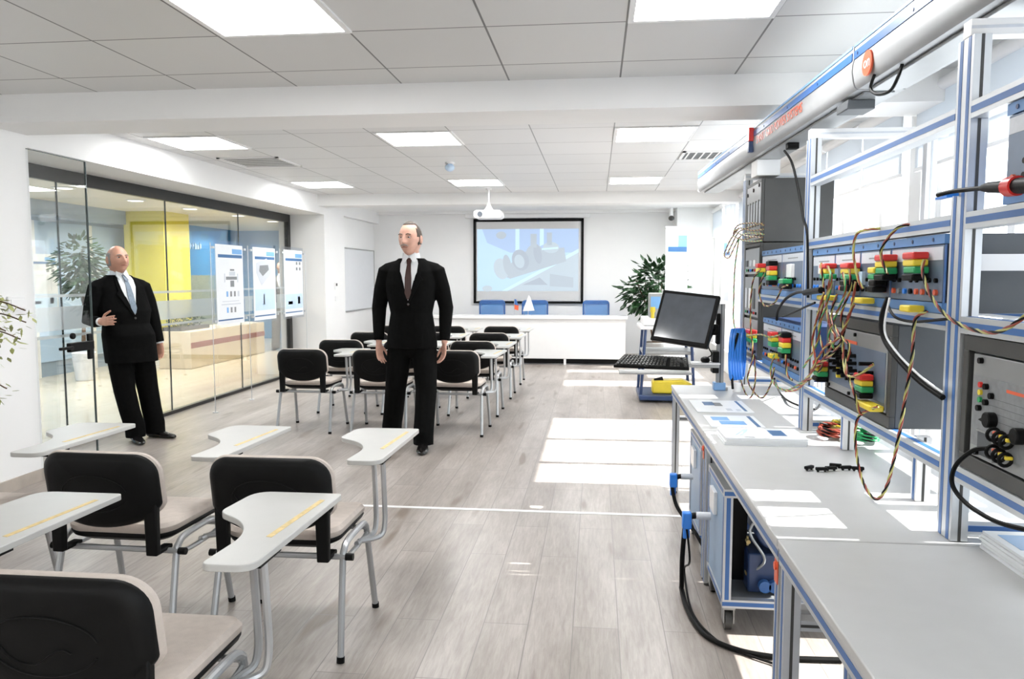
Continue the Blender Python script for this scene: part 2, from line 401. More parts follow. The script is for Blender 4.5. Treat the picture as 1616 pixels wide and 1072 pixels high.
# window wall: openings (y0, y1), sill, head
WIN = [(-2.6, 0.9), (1.3, 5.08), (5.26, 8.02), (10.30, 12.20), (12.45, 13.40)]
segs = []; y = -3.2
for a, c in WIN:
    segs.append((WX, 2.3, y, a, 0, HC + 0.1)); segs.append((WX, 2.3, a, c, 0, 0.32)); segs.append((WX, 2.3, a, c, 2.56, HC + 0.1)); y = c
segs.append((WX, 2.3, y, 14.1, 0, HC + 0.1))
wallbox('wall_right', segs)
MUL = {0: [-0.85], 1: [2.54, 3.36, 4.2], 2: [6.03, 6.92], 3: [11.09], 4: []}
for i, (a, c) in enumerate(WIN):
    f = MB(); ys = [a] + MUL[i] + [c]
    x0, x1 = 2.10, 2.16
    f.box(x0, x1, a, c, 0.32, 0.38); f.box(x0, x1, a, c, 2.50, 2.56)
    f.box(x0, x1, a, a + 0.06, 0.38, 2.5); f.box(x0, x1, c - 0.06, c, 0.38, 2.5)
    for m_ in MUL[i]:
        w = 0.035 if i != 3 else 0.17
        f.box(x0, x1, m_ - w, m_ + w + (0.03 if i == 3 else 0), 0.38, 2.5)
    w = struct(f.build('window_%d' % (i + 1), 'white', bevel=0.004))
    MB().box(2.125, 2.131, a + 0.05, c - 0.05, 0.37, 2.51).build('window_pane', 'wglass', w, smooth=0)
    s = MB().box(1.96, 2.11, a - 0.0, c + 0.0, 0.325, 0.35).build('window_sill', 'white', w, bevel=0.004)
# roller blinds, one to each window light
bl = None; nb = 0
BLN = [((1.32, 2.52), 'white roller blind half down behind the nearest bench frame'), ((2.56, 3.34), 'narrow white roller blind behind the bench frame with the black test cabinet'),
       ((3.38, 5.06), 'wide white roller blind just before the window pier by the equipment frames'), ((5.28, 6.01), 'narrow white roller blind beyond the window pier, behind the tall test rack'),
       ((6.05, 6.90), 'white roller blind at the window beside the far end of the test racks'), ((6.94, 8.0), 'white roller blind nearest the blank wall beyond the test racks'),
       ((10.32, 11.0), 'white roller blind over the window by the hanging poster'), ((11.3, 12.18), 'white roller blind beside the poster near the roll-up banner'),
       ((12.47, 13.38), 'white roller blind in the farthest window corner')]
for (a, c), lab in BLN:
    t = thing('roller_blind', (1.955, (a + c) / 2, 2.55), lab, 'blind', 'white roller blinds on the window wall'); h = (c - a) / 2
    MB().box(-0.002, 0.002, -h, h, -0.41, 0.0).build('blind_cloth', 'blind', t, smooth=0)
    MB().cyl((-0.01, -h, 0.02), (-0.01, h, 0.02), 0.035, n=16).build('roller', 'white', t)
    MB().box(-0.012, 0.012, -h, h, -0.43, -0.408).build('bottom_bar', 'white', t, bevel=0.004)
# baseboards and threshold strip
wallbox('baseboard_left', [(-4.0, -3.985, -3.2, 5.10, 0, 0.085), (-4.0, -3.985, 11.05, 11.95, 0, 0.085), (-4.1, -4.085, 11.95, 13.95, 0, 0.085)], 'base')
wallbox('baseboard_far', [(-4.1, 1.37, 13.935, 13.95, 0, 0.08)], 'base')
wallbox('trim_4', [(-4.0, 2.0, 4.70, 4.735, 0.0, 0.003)], 'white')
# ceiling lights
first = None
for k, (x, y, lab) in enumerate([(-1.5, 3.35, 'square ceiling light panel at the upper left, before the near beam'), (0.46, 3.35, 'square ceiling light panel at the top, before the near beam, above the floor aisle'),
        (-3.48, 6.53, 'square ceiling light panel just past the near beam, next to the glass wall'), (-1.5, 6.53, 'square ceiling light panel just past the near beam, beside the smoke detector'), (0.46, 6.53, 'square ceiling light panel just past the near beam, nearest the windows'),
        (-3.48, 9.6, 'square ceiling light panel before the far beam, beside the glass wall'), (-1.5, 9.6, 'square ceiling light panel above the projector'), (0.46, 9.6, 'square ceiling light panel before the far beam, nearest the windows'),
        (-1.5, -1.0, 'square ceiling light panel behind the viewpoint'), (0.46, -1.0, 'square ceiling light panel added unseen behind the viewpoint near the benches'), (-3.48, -1.0, 'square ceiling light panel added unseen behind the viewpoint by the left wall'),  # out-of-view panels, added to fill the near room with light
        (-2.16, 11.9, 'square ceiling light panel added unseen behind the far beam, on the whiteboard side'), (-0.2, 11.9, 'square ceiling light panel added unseen behind the far beam, before the screen'), (1.12, 11.9, 'square ceiling light panel added unseen behind the far beam, by the plant')]):  # panels hidden by the beam, added to brighten the far wall
    if first is None:
        t = first = thing('ceiling_light', (x, y, HC), lab, 'ceiling light', 'square ceiling light panels')
        MB().box(-0.30, 0.30, -0.30, 0.30, -0.006, -0.002).build('diffuser', 'lamp', t, smooth=0)
        f = MB()
        for q in ((-0.327, 0.327, 0.30, 0.327), (-0.327, 0.327, -0.327, -0.30), (-0.327, -0.30, -0.30, 0.30), (0.30, 0.327, -0.30, 0.30)): f.box(q[0], q[1], q[2], q[3], -0.010, 0.0)
        f.build('light_frame', 'white', t, smooth=0)
    else:
        t = copy_tree(first); t.location = (x, y, HC); t['label'] = lab
# vents
def vent(x0, x1, y0, y1, n, lab, along='y'):
    t = thing('ceiling_vent', ((x0 + x1) / 2, (y0 + y1) / 2, HC), lab, 'air vent', 'air vents in the ceiling'); hx, hy = (x1 - x0) / 2, (y1 - y0) / 2
    f = MB()
    for q in ((-hx, hx, hy - 0.03, hy), (-hx, hx, -hy, -hy + 0.03), (-hx, -hx + 0.03, -hy, hy), (hx - 0.03, hx, -hy, hy)): f.box(q[0], q[1], q[2], q[3], -0.012, 0)
    f.build('vent_frame', 'white', t, smooth=0)
    MB().box(-hx + .03, hx - .03, -hy + .03, hy - .03, -0.003, -0.001).build('backing', 'mid', t, smooth=0)
    g = MB()
    for i in range(n):
        if along == 'y':
            xx = -hx + 0.03 + (2 * hx - 0.06) * (i + 0.5) / n; g.box(xx - 0.008, xx + 0.008, -hy + .03, hy - .03, -0.008, -0.004)
        else:
            yy = -hy + 0.03 + (2 * hy - 0.06) * (i + 0.5) / n; g.box(-hx + .03, hx - .03, yy - 0.010, yy + 0.010, -0.006, -0.004)
    g.build('louvre', 'white', t, smooth=0)
vent(-3.75, -3.12, 7.35, 7.98, 10, 'square louvred air vent in the ceiling on the side of the glass wall', 'x')
vent(0.80, 1.42, 7.45, 7.95, 8, 'louvred air vent in the ceiling above the aisle end of the equipment frames')
t = thing('smoke_detector', (-1.51, 7.9, HC), 'small round bluish smoke detector hanging under the ceiling', 'smoke detector')
MB().cyl((0, 0, -0.02), (0, 0, 0), 0.05, n=20).cyl((0, 0, -0.05), (0, 0, -0.02), 0.02, n=12).build('mount', 'white', t)
MB().ell((0, 0, -0.055), (0.05, 0.05, 0.04)).build('sensor_head', 'psky', t)

# ---------------- glass wall on the left and the lobby behind it ----------------
f = MB(); f.box(-4.58, -4.52, 5.10, 11.05, 2.275, 2.385)
f.box(-4.58, -4.52, 10.95, 11.05, 0, 2.28); f.box(-4.58, -4.52, 5.10, 11.05, 0, 0.035)
gw = struct(f.build('window_6', 'trackblk', bevel=0.003))
gy = [5.10, 6.11, 7.76, 9.43, 10.95]
for i in range(4):
    MB().box(-4.556, -4.544, gy[i] + 0.004, gy[i + 1] - 0.004, 0.03, 2.28).build('glass_pane', 'glass', gw, smooth=0)
for i in (1, 2, 3):
    MB().box(-4.557, -4.543, gy[i] - 0.004, gy[i] + 0.004, 0.03, 2.28).build('pane_joint', 'gedge', gw, smooth=0)
fb = MB()
for z0, z1 in ((1.30, 1.325), (1.02, 1.22), (0.955, 0.98)): fb.box(-4.5435, -4.542, 5.10, 10.95, z0, z1)
fb.build('frosted_band', 'frost', gw, smooth=0)
# the sliding leaf, pushed back over the wall
dr = struct(MB().box(-3.985, -3.973, 5.06, 5.68, 0.01, 2.37).build('door_1', 'leaf', smooth=0))
e = MB().box(-3.986, -3.972, 5.676, 5.684, 0.01, 2.37); e.box(-3.984, -3.974, 5.06, 5.68, 2.368, 2.373); e.build('leaf_edge', 'gedge', dr, smooth=0)
h = MB(); h.box(-3.97, -3.935, 5.36, 5.64, 0.905, 0.975); h.box(-3.945, -3.92, 5.24, 5.38, 0.93, 0.952); h.box(-3.97, -3.945, 5.59, 5.64, 0.83, 1.03); h.cyl((-3.97, 5.42, 1.025), (-3.945, 5.42, 1.025), 0.024, n=12)
h.build('lock_handle', 'black', dr, bevel=0.006)
# lobby shell
sheet_later = []
LZ = 2.55
wallbox('floor_lobby', [(-12.0, -4.6, 3.0, 21.0, -0.1, 0)], 'lobfloor')
wallbox('ceiling_lobby', [(-12.0, -4.6, 3.0, 21.0, LZ, LZ + 0.1)], 'lobceil')
wallbox('wall_lobby_far', [(-12.0, -4.6, 17.5, 17.7, 0, 2.55)], 'bluew')
wallbox('wall_lobby_left', [(-8.25, -8.05, 3.0, 12.95, 0, 2.55)], 'lobgrey')
wallbox('wall_lobby_end', [(-8.7, -8.05, 12.95, 13.05, 0, 2.55)], 'bluew')
wallbox('wall_lobby_blue', [(-8.7, -8.5, 12.9, 17.5, 1.50, 2.55)], 'bluew')
wallbox('wall_lobby_lower', [(-8.7, -8.5, 12.9, 17.5, 0, 1.50)], 'sage')
wallbox('wall_lobby_near', [(-12.0, -4.6, 2.8, 3.0, 0, 2.55)], 'lobgrey')
wallbox('wall_lobby_side', [(-4.7, -4.6, 11.05, 17.5, 0, 2.55), (-4.7, -4.601, 3.0, 5.10, 0, 2.55)], 'wall')
wallbox('column_lobby', [(-7.80, -7.10, 12.05, 12.85, 0, LZ)], 'yelw')
wallbox('trim_5', [(-7.82, -7.08, 12.03, 12.87, 0, 0.09)], 'white')
# lobby facade: closed blinds in tall bays, with a bulkhead above
wallbox('trim_6', [(-8.05, -7.75, 3.0, 12.04, 2.33, 2.55)], 'lobgrey')
for k in range(6):
    y0 = 5.2 + 1.27 * k
    o = MB().box(-8.045, -8.025, y0, y0 + 1.19, 0.25, 2.28).box(-8.05, -8.02, y0, y0 + 1.19, 0.22, 0.25).build('closed_blind', 'lobblind', smooth=0)
    tag(o, 'closed blue-grey blind of the lobby facade, ' + ['hidden behind the near wall', 'nearest the near wall', 'second from the near wall, behind the door handle', 'behind the head of the bald person', 'beside the yellow column', 'last before the yellow column'][k], 'blind', 'closed blinds of the lobby facade')
    MB_w = MB().box(-8.05, -8.015, y0 + 1.195, y0 + 1.265, 0.0, 2.28).build('trim_%d' % (7 + k), 'white', smooth=0); MB_w['kind'] = 'structure'
for i, (y, lab) in enumerate(((10.33, 'pale blue-headed poster on the lobby facade seen left of the bald person'), (12.52, 'pale blue-headed poster on the lobby facade seen just right of the bald person'))):
    t = thing('facade_poster', (-7.97, y, .92), lab, 'poster', 'posters on the lobby facade')
    MB().box(-.043, -.004, -.02, .02, .40, .44).build('wall_mount', 'alu', t)
    sheet_later.append((t, i))
tp = thing('reflected_plant', (-7.25, 10.15, 0), 'dark stand-in for a plant reflected in the glass left of the bald person', 'plant')  # plant mesh set in the lobby to imitate a reflection in the glass
MB().cyl((0, 0, 0), (0, 0, .4), .12, .16, n=24).build('pot', 'white', tp, bevel=.01); MB().tube([(0, 0, .5), (.03, 0, 1.0), (0, .02, 1.6)], [.03, .02, .012], 8).build('stem', 'bark', tp)
# raised lettering on the blue wall (illegible in the photograph): a row of pale marks
lt = MB(); yy = 13.3; r2 = random.Random(3)
for wd in (3, 3, 5, 4, 6):
    for i in range(wd):
        hh = 0.10 + 0.05 * r2.random()
        lt.box(-8.5, -8.485, yy, yy + 0.02, 2.05, 2.05 + hh); lt.box(-8.5, -8.485, yy + 0.02, yy + 0.06, 2.05 + hh * 0.5 * r2.random(), 2.05 + hh * 0.8); yy += 0.10
    yy += 0.12
tag(lt.build('wall_lettering', 'psky', smooth=0), 'row of pale raised lettering across the blue lobby wall', 'lettering')
t = thing('reception_desk', (-6.4, 12.9, 0), 'long cream stone reception desk with a red-brown stripe in the lobby', 'reception desk')
MB().box(-0.55, 0, -1.38, 1.35, 0, 0.60).build('desk_body', 'cream', t, bevel=0.01)
MB().box(0, 0.008, -1.38, 1.35, 0.33, 0.42).build('stripe', 'brown', t, smooth=0)
pl = MB(); r3 = random.Random(5)
for i in range(260):
    p = Vector((-6.75 + r3.uniform(-.12, .12), 12.0 + r3.uniform(-.45, .45), 0.62 + r3.uniform(0.02, .2)))
    d = Vector((r3.uniform(-1, 1), r3.uniform(-1, 1), r3.uniform(0.2, 1))).normalized() * 0.08; s_ = d.cross(Vector((0, 0, 1))) * 0.25
    pl.add([p, p + d * .5 + s_, p + d, p + d * .5 - s_], [(0, 1, 2, 3)])
t = thing('planter', (0, 0, 0), 'low planter of dark green foliage on the end of the reception desk', 'planter')
pl.build('foliage', 'leafd', t, smooth=0); MB().box(-6.90, -6.58, 11.57, 12.47, 0.60, 0.66).build('trough', 'dark', t)
MB_ = MB()
for i, (x, y) in enumerate([(-6.421, 8.752), (-6.475, 10.307), (-6.403, 11.643), (-6.291, 13.060), (-6.278, 14.474)]):
    t = thing('downlight', (x, y, LZ), ['round recessed downlight in the lobby ceiling above the glass door', 'round recessed downlight in the lobby ceiling left of the yellow column', 'round recessed downlight in the lobby ceiling right of the yellow column', 'round recessed downlight in the lobby ceiling above the first poster', 'smallest round downlight at the far end of the lobby ceiling'][i], 'downlight', 'lobby downlights')
    MB().cyl((0, 0, -0.012), (0, 0, 0), 0.13, n=24).build('trim_ring', 'white', t)
    MB().cyl((0, 0, -0.014), (0, 0, -0.0125), 0.10, n=24).build('diffuser', 'dlamp', t)
    lamp('downlight_lamp', (x, y, LZ - 0.03), 0.22, 40.0, (1.0, 0.93, 0.82))
for (x, y) in ((-5.6, 5.2), (-5.4, 7.2), (-6.0, 14.5), (-7.8, 16.0), (-7.4, 9.0)):
    lamp('lobby_fill', (x, y, LZ - 0.03), 0.3, 40.0, (0.86, 0.93, 1.0) if y < 11 else (1.0, 0.93, 0.82))  # added fill lights with no fixture, cooler near the facade
for (x, y, lab) in ((-8.45, 14.0, 'white notice with a blue header on the blue lobby wall'),):
    t = MB().box(x - .045, x - .02, y - .35, y + .35, 1.62, 2.0, 0).box(x - .021, x - .015, y - .33, y + .33, 1.9, 1.95, 1).build('notice_board', ['psky', 'pblue'], smooth=0)
    tag(t, lab, 'notice')

# posters on slim rods in front of the glass
def sheet(name, w, h, items, mats, thick=0.004, parent=None):   # upright sheet in the local yz plane facing +x, origin bottom centre
    b = MB().box(-thick, 0, -w / 2, w / 2, 0, h, 0)
    for (y0, y1, z0, z1, mi) in items: b.box(0.0004, 0.0012, y0, y1, z0, z1, mi)
    return b.build(name, mats, parent, smooth=0)
PM = ['print', 'psky', 'pblue', 'pnavy', 'pgrey', 'plight']
def poster_items(kind, w=0.66, h=0.90):
    a = w / 2
    it = [(0.06, a - .02, h - .10, h - .045, 2), (-a + .05, a - .02, h - .145, h - .11, 3), (-a + .02, a - .03, .045, .06, 3)]
    if kind == 0:
        it += [(0.0, .10, .60, .62, 4), (-.02, .12, .545, .59, 5), (-.10, .16, .50, .535, 4), (.0, .09, .42, .49, 4), (-.14, -.12, .47, .57, 5), (.17, .19, .47, .57, 5)]
        for i, z in enumerate((.31, .13)):
            for k in range(4 - i): it.append((-.10 + .09 * k, -.06 + .09 * k, z, z + .06, (2, 4, 4, 5)[k]))
        it += [(-.22, .24, .22, .23, 5), (-.2, .2, .255, .262, 5)]
    elif kind == 1:
        it += [(-a + .03, a - .03, .12, .38, 1), (-.05, -.02, .20, .32, 5), (-.09, .02, .19, .20, 5)]
    else:
        it += [(-a + .02, a - .02, .10, .30, 1)]
        for k in range(2):
            for j in range(2): it.append((.08 + .11 * k, .14 + .11 * k, .62 + .075 * j, .66 + .075 * j, 4))
        for k in range(3): it.append((-.22 + .08 * k, -.215 + .08 * k, .40, .52, 5))
        it += [(.17, .178, .35, .55, 5), (.13, .21, .16, .26, 5), (-.2, -.05, .16, .20, 5)]
    return it
for t, i in sheet_later: sheet('poster_sheet', 0.62, 0.88, poster_items(2 - i * 2, .62, .88), PM, parent=t)
for i, (yc, lab) in enumerate([(8.27, 'hanging white poster with grey machine parts, nearest of the three before the glass'), (9.18, 'hanging white poster with one large grey product, middle of the three before the glass'), (10.10, 'hanging white poster with four small grey pictures, beside the window jamb')]):
    t = thing('hanging_poster', (-4.10, yc, 0.94), lab, 'poster', 'three posters hung before the glass wall')
    s_ = sheet('poster_sheet', 0.64, 0.89, poster_items(i, .64, .89), PM, parent=t)
    if i == 1:
        q = MB().prism([(-.24, .58), (-.10, .42), (.20, .58), (.20, .68), (.06, .76), (-.24, .70)], 0.0013, 0.0018, 'x', 0)
        q.prism([(-.16, .60), (-.06, .54), (.12, .62), (.10, .68), (-.14, .67)], 0.0019, 0.0024, 'x', 1); q.build('product_picture', ['plight', 'pgrey'], s_, smooth=0)
    MB().box(-0.010, -0.006, -0.36, 0.36, -0.03, 0.93).build('acrylic_backing', 'acryl', t, smooth=0)
    c = MB()
    for yy in (-0.37, 0.37):
        for zz in (0.05, 0.85): c.box(-0.015, 0.008, yy - 0.02, yy + 0.02, zz - 0.012, zz + 0.012)
    c.build('clip', 'alu', t)
for k, (yc, lab) in enumerate([(7.84, 'thin steel rod left of the first hanging poster'), (8.725, 'thin steel rod between the first and second hanging posters'), (9.64, 'thin steel rod between the second and third hanging posters'), (10.53, 'thin steel rod beyond the third hanging poster')]):
    r_ = MB().cyl((0, 0, 0.008), (0, 0, 1.84), 0.0045, n=8).cyl((0, 0, 0), (0, 0, 0.008), 0.03, n=20).build('display_rod', 'alu')
    put(r_, (-4.10, yc, 0)); tag(r_, lab, 'display rod', 'display rods of the posters')

# whiteboard, wall controls
t = thing('whiteboard', (-4.095, 12.92, 0), 'large whiteboard on the left wall behind the speaker', 'whiteboard')
MB().box(0.0, 0.012, -0.93, 0.93, 0.91, 1.93).build('board', 'wb', t, smooth=0)
f = MB(); f.box(0, .022, -.95, .95, 1.93, 1.95); f.box(0, .022, -.95, .95, .89, .91); f.box(0, .022, -.95, -.93, .89, 1.95); f.box(0, .022, .93, .95, .89, 1.95); f.build('board_frame', 'alug', t, bevel=.003)
MB().box(0.012, .04, 0.83, 0.99, 1.22, 1.28).build('eraser_holder', 'white', t, bevel=.004)
t = MB().box(-3.997, -3.98, 11.44, 11.54, 1.28, 1.38, 0).box(-3.98, -3.976, 11.46, 11.52, 1.33, 1.37, 1).box(-3.997, -3.985, 11.45, 11.53, 1.10, 1.17, 0).build('thermostat', ['white', 'dark'], smooth=0)
tag(t, 'small white thermostat with a dark display on the pier by the whiteboard', 'thermostat')
t = MB().box(-3.998, -3.985, 4.83, 4.99, 1.24, 1.34, 0).box(-3.985, -3.980, 4.85, 4.97, 1.26, 1.32, 0).build('light_switch', ['white'], bevel=.003)
tag(t, 'white light switch plate on the near left wall by the ficus', 'light switch')

# ---------------- far end: screen, desk, chairs, projector, plant, banner ----------------
ys = 13.90
t = thing('projection_screen', (-1.23, ys, 0), 'pull-down projection screen with a black border showing a pale blue machine picture', 'projection screen')
MB().box(-0.94, 0.94, 0, 0.004, 1.03, 2.49).build('screen_cloth', 'screen', t, smooth=0)
f = MB()
f.box(-1.0, 1.0, -.002, .006, 2.46, 2.515); f.box(-1.0, 1.0, -.002, .006, .985, 1.02); f.box(-1.0, -.955, -.002, .006, 1.0, 2.5); f.box(.955, 1.0, -.002, .006, 1.0, 2.5)
f.build('black_border', 'black', t, smooth=0)
MB().box(-1.15, 1.12, -.05, .04, 2.525, 2.60).build('screen_housing', 'white', t, bevel=.015)
pm = [emis('projected_sky_blue', (0.56, 0.77, 0.98), .78), emis('projected_blue', (0.50, 0.66, 0.93), .72), emis('projected_pale', (0.62, 0.83, 0.98), .84), emis('projected_grey', (0.60, 0.69, 0.78), .62), emis('projected_light_grey', (0.64, 0.75, 0.84), .66), emis('projected_dim', (0.55, 0.63, 0.73), .62)]
IX0, IX1, IZ0, IZ1 = -.93, .91, 1.21, 2.33
def im(u, v): return (IX0 + (IX1 - IX0) * u, IZ0 + (IZ1 - IZ0) * v)
b = MB().box(IX0, IX1, -.001, -.0005, IZ0, IZ1, 0)
def ipoly(pts, mi, k): b.prism([im(u, v) for u, v in pts], -.001 - .0006 * k, -.0015 - .0006 * k, 'y', mi)
ipoly([(.05, 1), (1, 1), (1, .62), (.33, .62), (.1, .78)], 1, 1)
ipoly([(.38, 1), (.42, 1), (.42, .64), (.38, .62)], 2, 2); ipoly([(.62, 1), (.66, 1), (.66, .75), (.62, .72)], 2, 2)
ipoly([(.25, 0), (1, .68), (1, .0)], 4, 2); ipoly([(.24, 0), (.30, 0), (1, .62), (1, .68)], 2, 3)
ipoly([(.45, .1), (.62, .22), (.70, .1)], 5, 3); ipoly([(.72, .08), (.72, .28), (.95, .22), (.95, .06)], 3, 3)
def iell(cu, cv, ru, rv, mi, k, rot=0):
    pts = []
    for i in range(20):
        q = 2 * math.pi * i / 20; a, c = ru * math.cos(q), rv * math.sin(q)
        pts.append((cu + a * math.cos(rot) - c * math.sin(rot), cv + a * math.sin(rot) + c * math.cos(rot)))
    ipoly(pts, mi, k)
ipoly([(.20, .28), (.33, .20), (.88, .48), (.86, .70), (.5, .66)], 3, 4)
iell(.24, .36, .075, .17, 4, 5, .1); iell(.30, .42, .04, .17, 3, 6, .1); iell(.43, .50, .085, .17, 5, 5, .1); iell(.42, .48, .05, .11, 4, 6, .1)
iell(.58, .58, .095, .17, 3, 5, .1); iell(.60, .60, .04, .16, 5, 6, .1); iell(.73, .70, .08, .09, 4, 7, .1)
ipoly([(.53, .92), (.59, .92), (.59, .70), (.53, .70)], 3, 7); ipoly([(.69, .94), (.74, .94), (.74, .74), (.69, .74)], 3, 7); ipoly([(.64, .66), (.80, .68), (.80, .71), (.64, .69)], 2, 8)
iell(.24, .90, .05, .06, 3, 4); iell(.10, .04, .05, .05, 4, 4)
b.build('projected_picture', pm, t, smooth=0)

t = thing('conference_desk', (-1.25, 12.75, 0), 'long glossy white conference desk across the far end of the room', 'desk')
MB().box(-1.80, 1.74, 0.03, 0.055, 0.10, 0.76).build('front_panel', 'wgloss', t, bevel=.004)
for x in (-1.80, 1.715): MB().box(x, x + .025, 0.056, 0.40, 0.10, 0.759).build('side_panel', 'wgloss', t, bevel=.003)
MB().box(-1.84, 1.78, 0.0, 0.42, 0.76, 0.82).build('desk_top', 'wgloss', t, bevel=.012)
MB().box(-1.78, 1.72, 0.06, 0.10, 0.02, 0.10).build('kick_plate', 'black', t)
for x in (-1.75, -.01, .72, 1.66): MB().box(x, x + .04, 0.035, 0.10, 0.0, 0.10).build('desk_foot', 'white', t)
first = None
for x, lab in ((-1.85, 'blue mesh office chair behind the desk, beneath the left edge of the screen'), (-1.08, 'blue mesh office chair behind the little table flags'), (0.0, 'blue mesh office chair behind the desk at the right edge of the screen')):
    if first is None:
        t = first = thing('office_chair', (x, 13.62, 0), lab, 'office chair', 'blue mesh chairs behind the white desk')
        MB().prism(round_rect(-.20, .20, .58, 1.02, .05), .005, .012, 'y').build('mesh_back', 'meshb', t, smooth=0)
        f = MB(); pts = [(a, 0.008, c) for a, c in round_rect(-.22, .22, .56, 1.04, .05)]; f.tube(pts + [pts[0]], .017, 8); f.box(-.21, .21, -.006, .022, .985, 1.045); f.build('back_frame', 'blue', t)
        MB().layers(round_rect(-.24, .24, -.5, -.04, .08), [(0, .42), (.9, .42), (1, .44), (1, .47), (.9, .49), (0, .49)], lambda a, c, d: (a, c, d), ctr=(0, -.27)).build('seat', 'blue', t)
        MB().cyl((0, -.27, .1), (0, -.27, .42), .025).build('gas_lift', 'alug', t)
        for k in range(5):
            q = R(72 * k + 18); MB().tube([(0, -.27, .12), (.28 * math.cos(q), -.27 + .28 * math.sin(q), .065)], [.025, .016], 8).ell((.28 * math.cos(q), -.27 + .28 * math.sin(q), .032), (.03, .03, .03), 10, 8).build('star_leg', 'black', t)
        MB().tube([(0, -.2, .42), (0, .03, .45), (0, .02, .62)], .02, 8).build('back_post', 'black', t)
    else:
        t = copy_tree(first); t.location = (x, 13.62, 0); t['label'] = lab
t = thing('table_flag', (-1.38, 12.95, 0.82), 'tiny orange and blue table flag on a stand on the white desk', 'flag')
MB().cyl((0, 0, 0), (0, 0, .01), .04, n=16).cyl((0, 0, 0), (0, 0, .27), .004, n=6).build('stand', 'alu', t)
MB().prism([(0, .10), (.07, .08), (.075, .18), (0, .22)], -.002, .002, 'y', 0).prism([(0, .18), (.075, .16), (.03, .27), (0, .27)], -.003, .003, 'y', 1).build('cloth', ['orange', 'blue'], t, smooth=0)
t = thing('desk_pennant', (-1.14, 12.9, 0.82), 'white pointed pennant on a stand on the white desk', 'pennant')
MB().prism([(-.09, .07), (.11, .08), (.04, .30), (.01, .34), (-.05, .18)], -.006, .006, 'y').build('cloth', 'white', t, bevel=.003)
MB().cyl((0, 0, 0), (0, 0, .01), .05, n=16).cyl((0, .01, 0), (.01, .01, .34), .005, n=6).build('stand', 'alu', t)

t = thing('ceiling_projector', (-1.44, 10.3, 2.30), 'white ceiling projector hanging on a pole before the screen', 'projector')
MB().prism(round_rect(-.19, .19, -.055, .055, .045, 5), -.14, .14, 'y').build('casing', 'white', t, bevel=.01)
MB().cyl((-.10, -.16, 0), (-.10, -.135, 0), .035, n=16).build('lens', 'lcd', t)
m_ = MB().cyl((0, 0, .055), (0, 0, .35), .012, n=10).cyl((0, 0, .05), (0, 0, .16), .06, .015, n=14).cyl((0, 0, .33), (0, 0, .35), .04, n=14)
for x in (-.08, .08): m_.tube([(x, -.06, .03), (x * .4, 0, .10), (0, 0, .13)], .007, 6)
m_.build('ceiling_mount', 'white', t)
t = MB().cyl((1.27, 13.5, 2.65), (1.27, 13.5, 2.49), .03, n=12, mi=0).ell((1.27, 13.48, 2.47), (.05, .06, .045), mi=1).build('security_camera', ['white', 'dark'])
tag(t, 'tiny dark dome camera under the ceiling above the roll-up banner', 'camera')

# big leafy plant
def leaf_cloud(b, c, rad, n, L, W, rn, droop=0.3, z0=-1):
    for i in range(n):
        while True:
            d = Vector((rn.uniform(-1, 1), rn.uniform(-1, 1), rn.uniform(z0, 1)))
            if 0.25 < d.length < 1: break
        p = Vector(c) + Vector((d.x * rad[0], d.y * rad[1], d.z * rad[2]))
        o = Vector((d.x, d.y, d.z * .5 - droop + rn.uniform(-.3, .3))).normalized(); l = L * rn.uniform(.7, 1.2)
        s_ = o.cross(Vector((rn.uniform(-.3, .3), rn.uniform(-.3, .3), 1))).normalized() * W * rn.uniform(.8, 1.2)
        up = s_.cross(o).normalized() * l * .06
        b.add([p, p + o * l * .3 + s_ - up, p + o * l * .7 + s_ * .8 - up, p + o * l, p + o * l * .7 - s_ * .8 - up, p + o * l * .3 - s_ - up, p + o * l * .5 + up], [(0, 1, 6), (1, 2, 6), (2, 3, 6), (3, 4, 6), (4, 5, 6), (5, 0, 6)])
lb = MB(); leaf_cloud(lb, (0, 0, 1.62), (.30, .36, .40), 420, .13, .03, random.Random(8)); lb.build('foliage', 'leafd', tp, smooth=0)
t = thing('potted_plant', (1.0, 12.95, 0), 'tall bushy dark green plant in a grey pot at the far right of the room', 'plant')
MB().cyl((0, 0, 0), (0, 0, .38), .16, .21, n=24).build('pot', 'alug', t, bevel=.01); MB().cyl((0, 0, .37), (0, 0, .384), .195, n=24).build('soil', 'soil', t)
s_ = MB(); rn = random.Random(11)
for i in range(9):
    a = 2 * math.pi * i / 9; s_.tube([(0.05 * math.cos(a), 0.05 * math.sin(a), .38), (.14 * math.cos(a), .14 * math.sin(a), .9), (.36 * math.cos(a), .30 * math.sin(a), 1.25 + .3 * rn.random())], [.014, .010, .005], 6)
s_.build('stems', 'bark', t)
b = MB(); leaf_cloud(b, (0, 0, 1.22), (.46, .38, .46), 400, .16, .040, rn); leaf_cloud(b, (-.34, -.05, 1.18), (.30, .2, .22), 60, .17, .04, rn); leaf_cloud(b, (.05, 0, 1.60), (.40, .25, .20), 90, .15, .038, rn, -.4)
b.build('foliage', 'leafd', t, smooth=0)

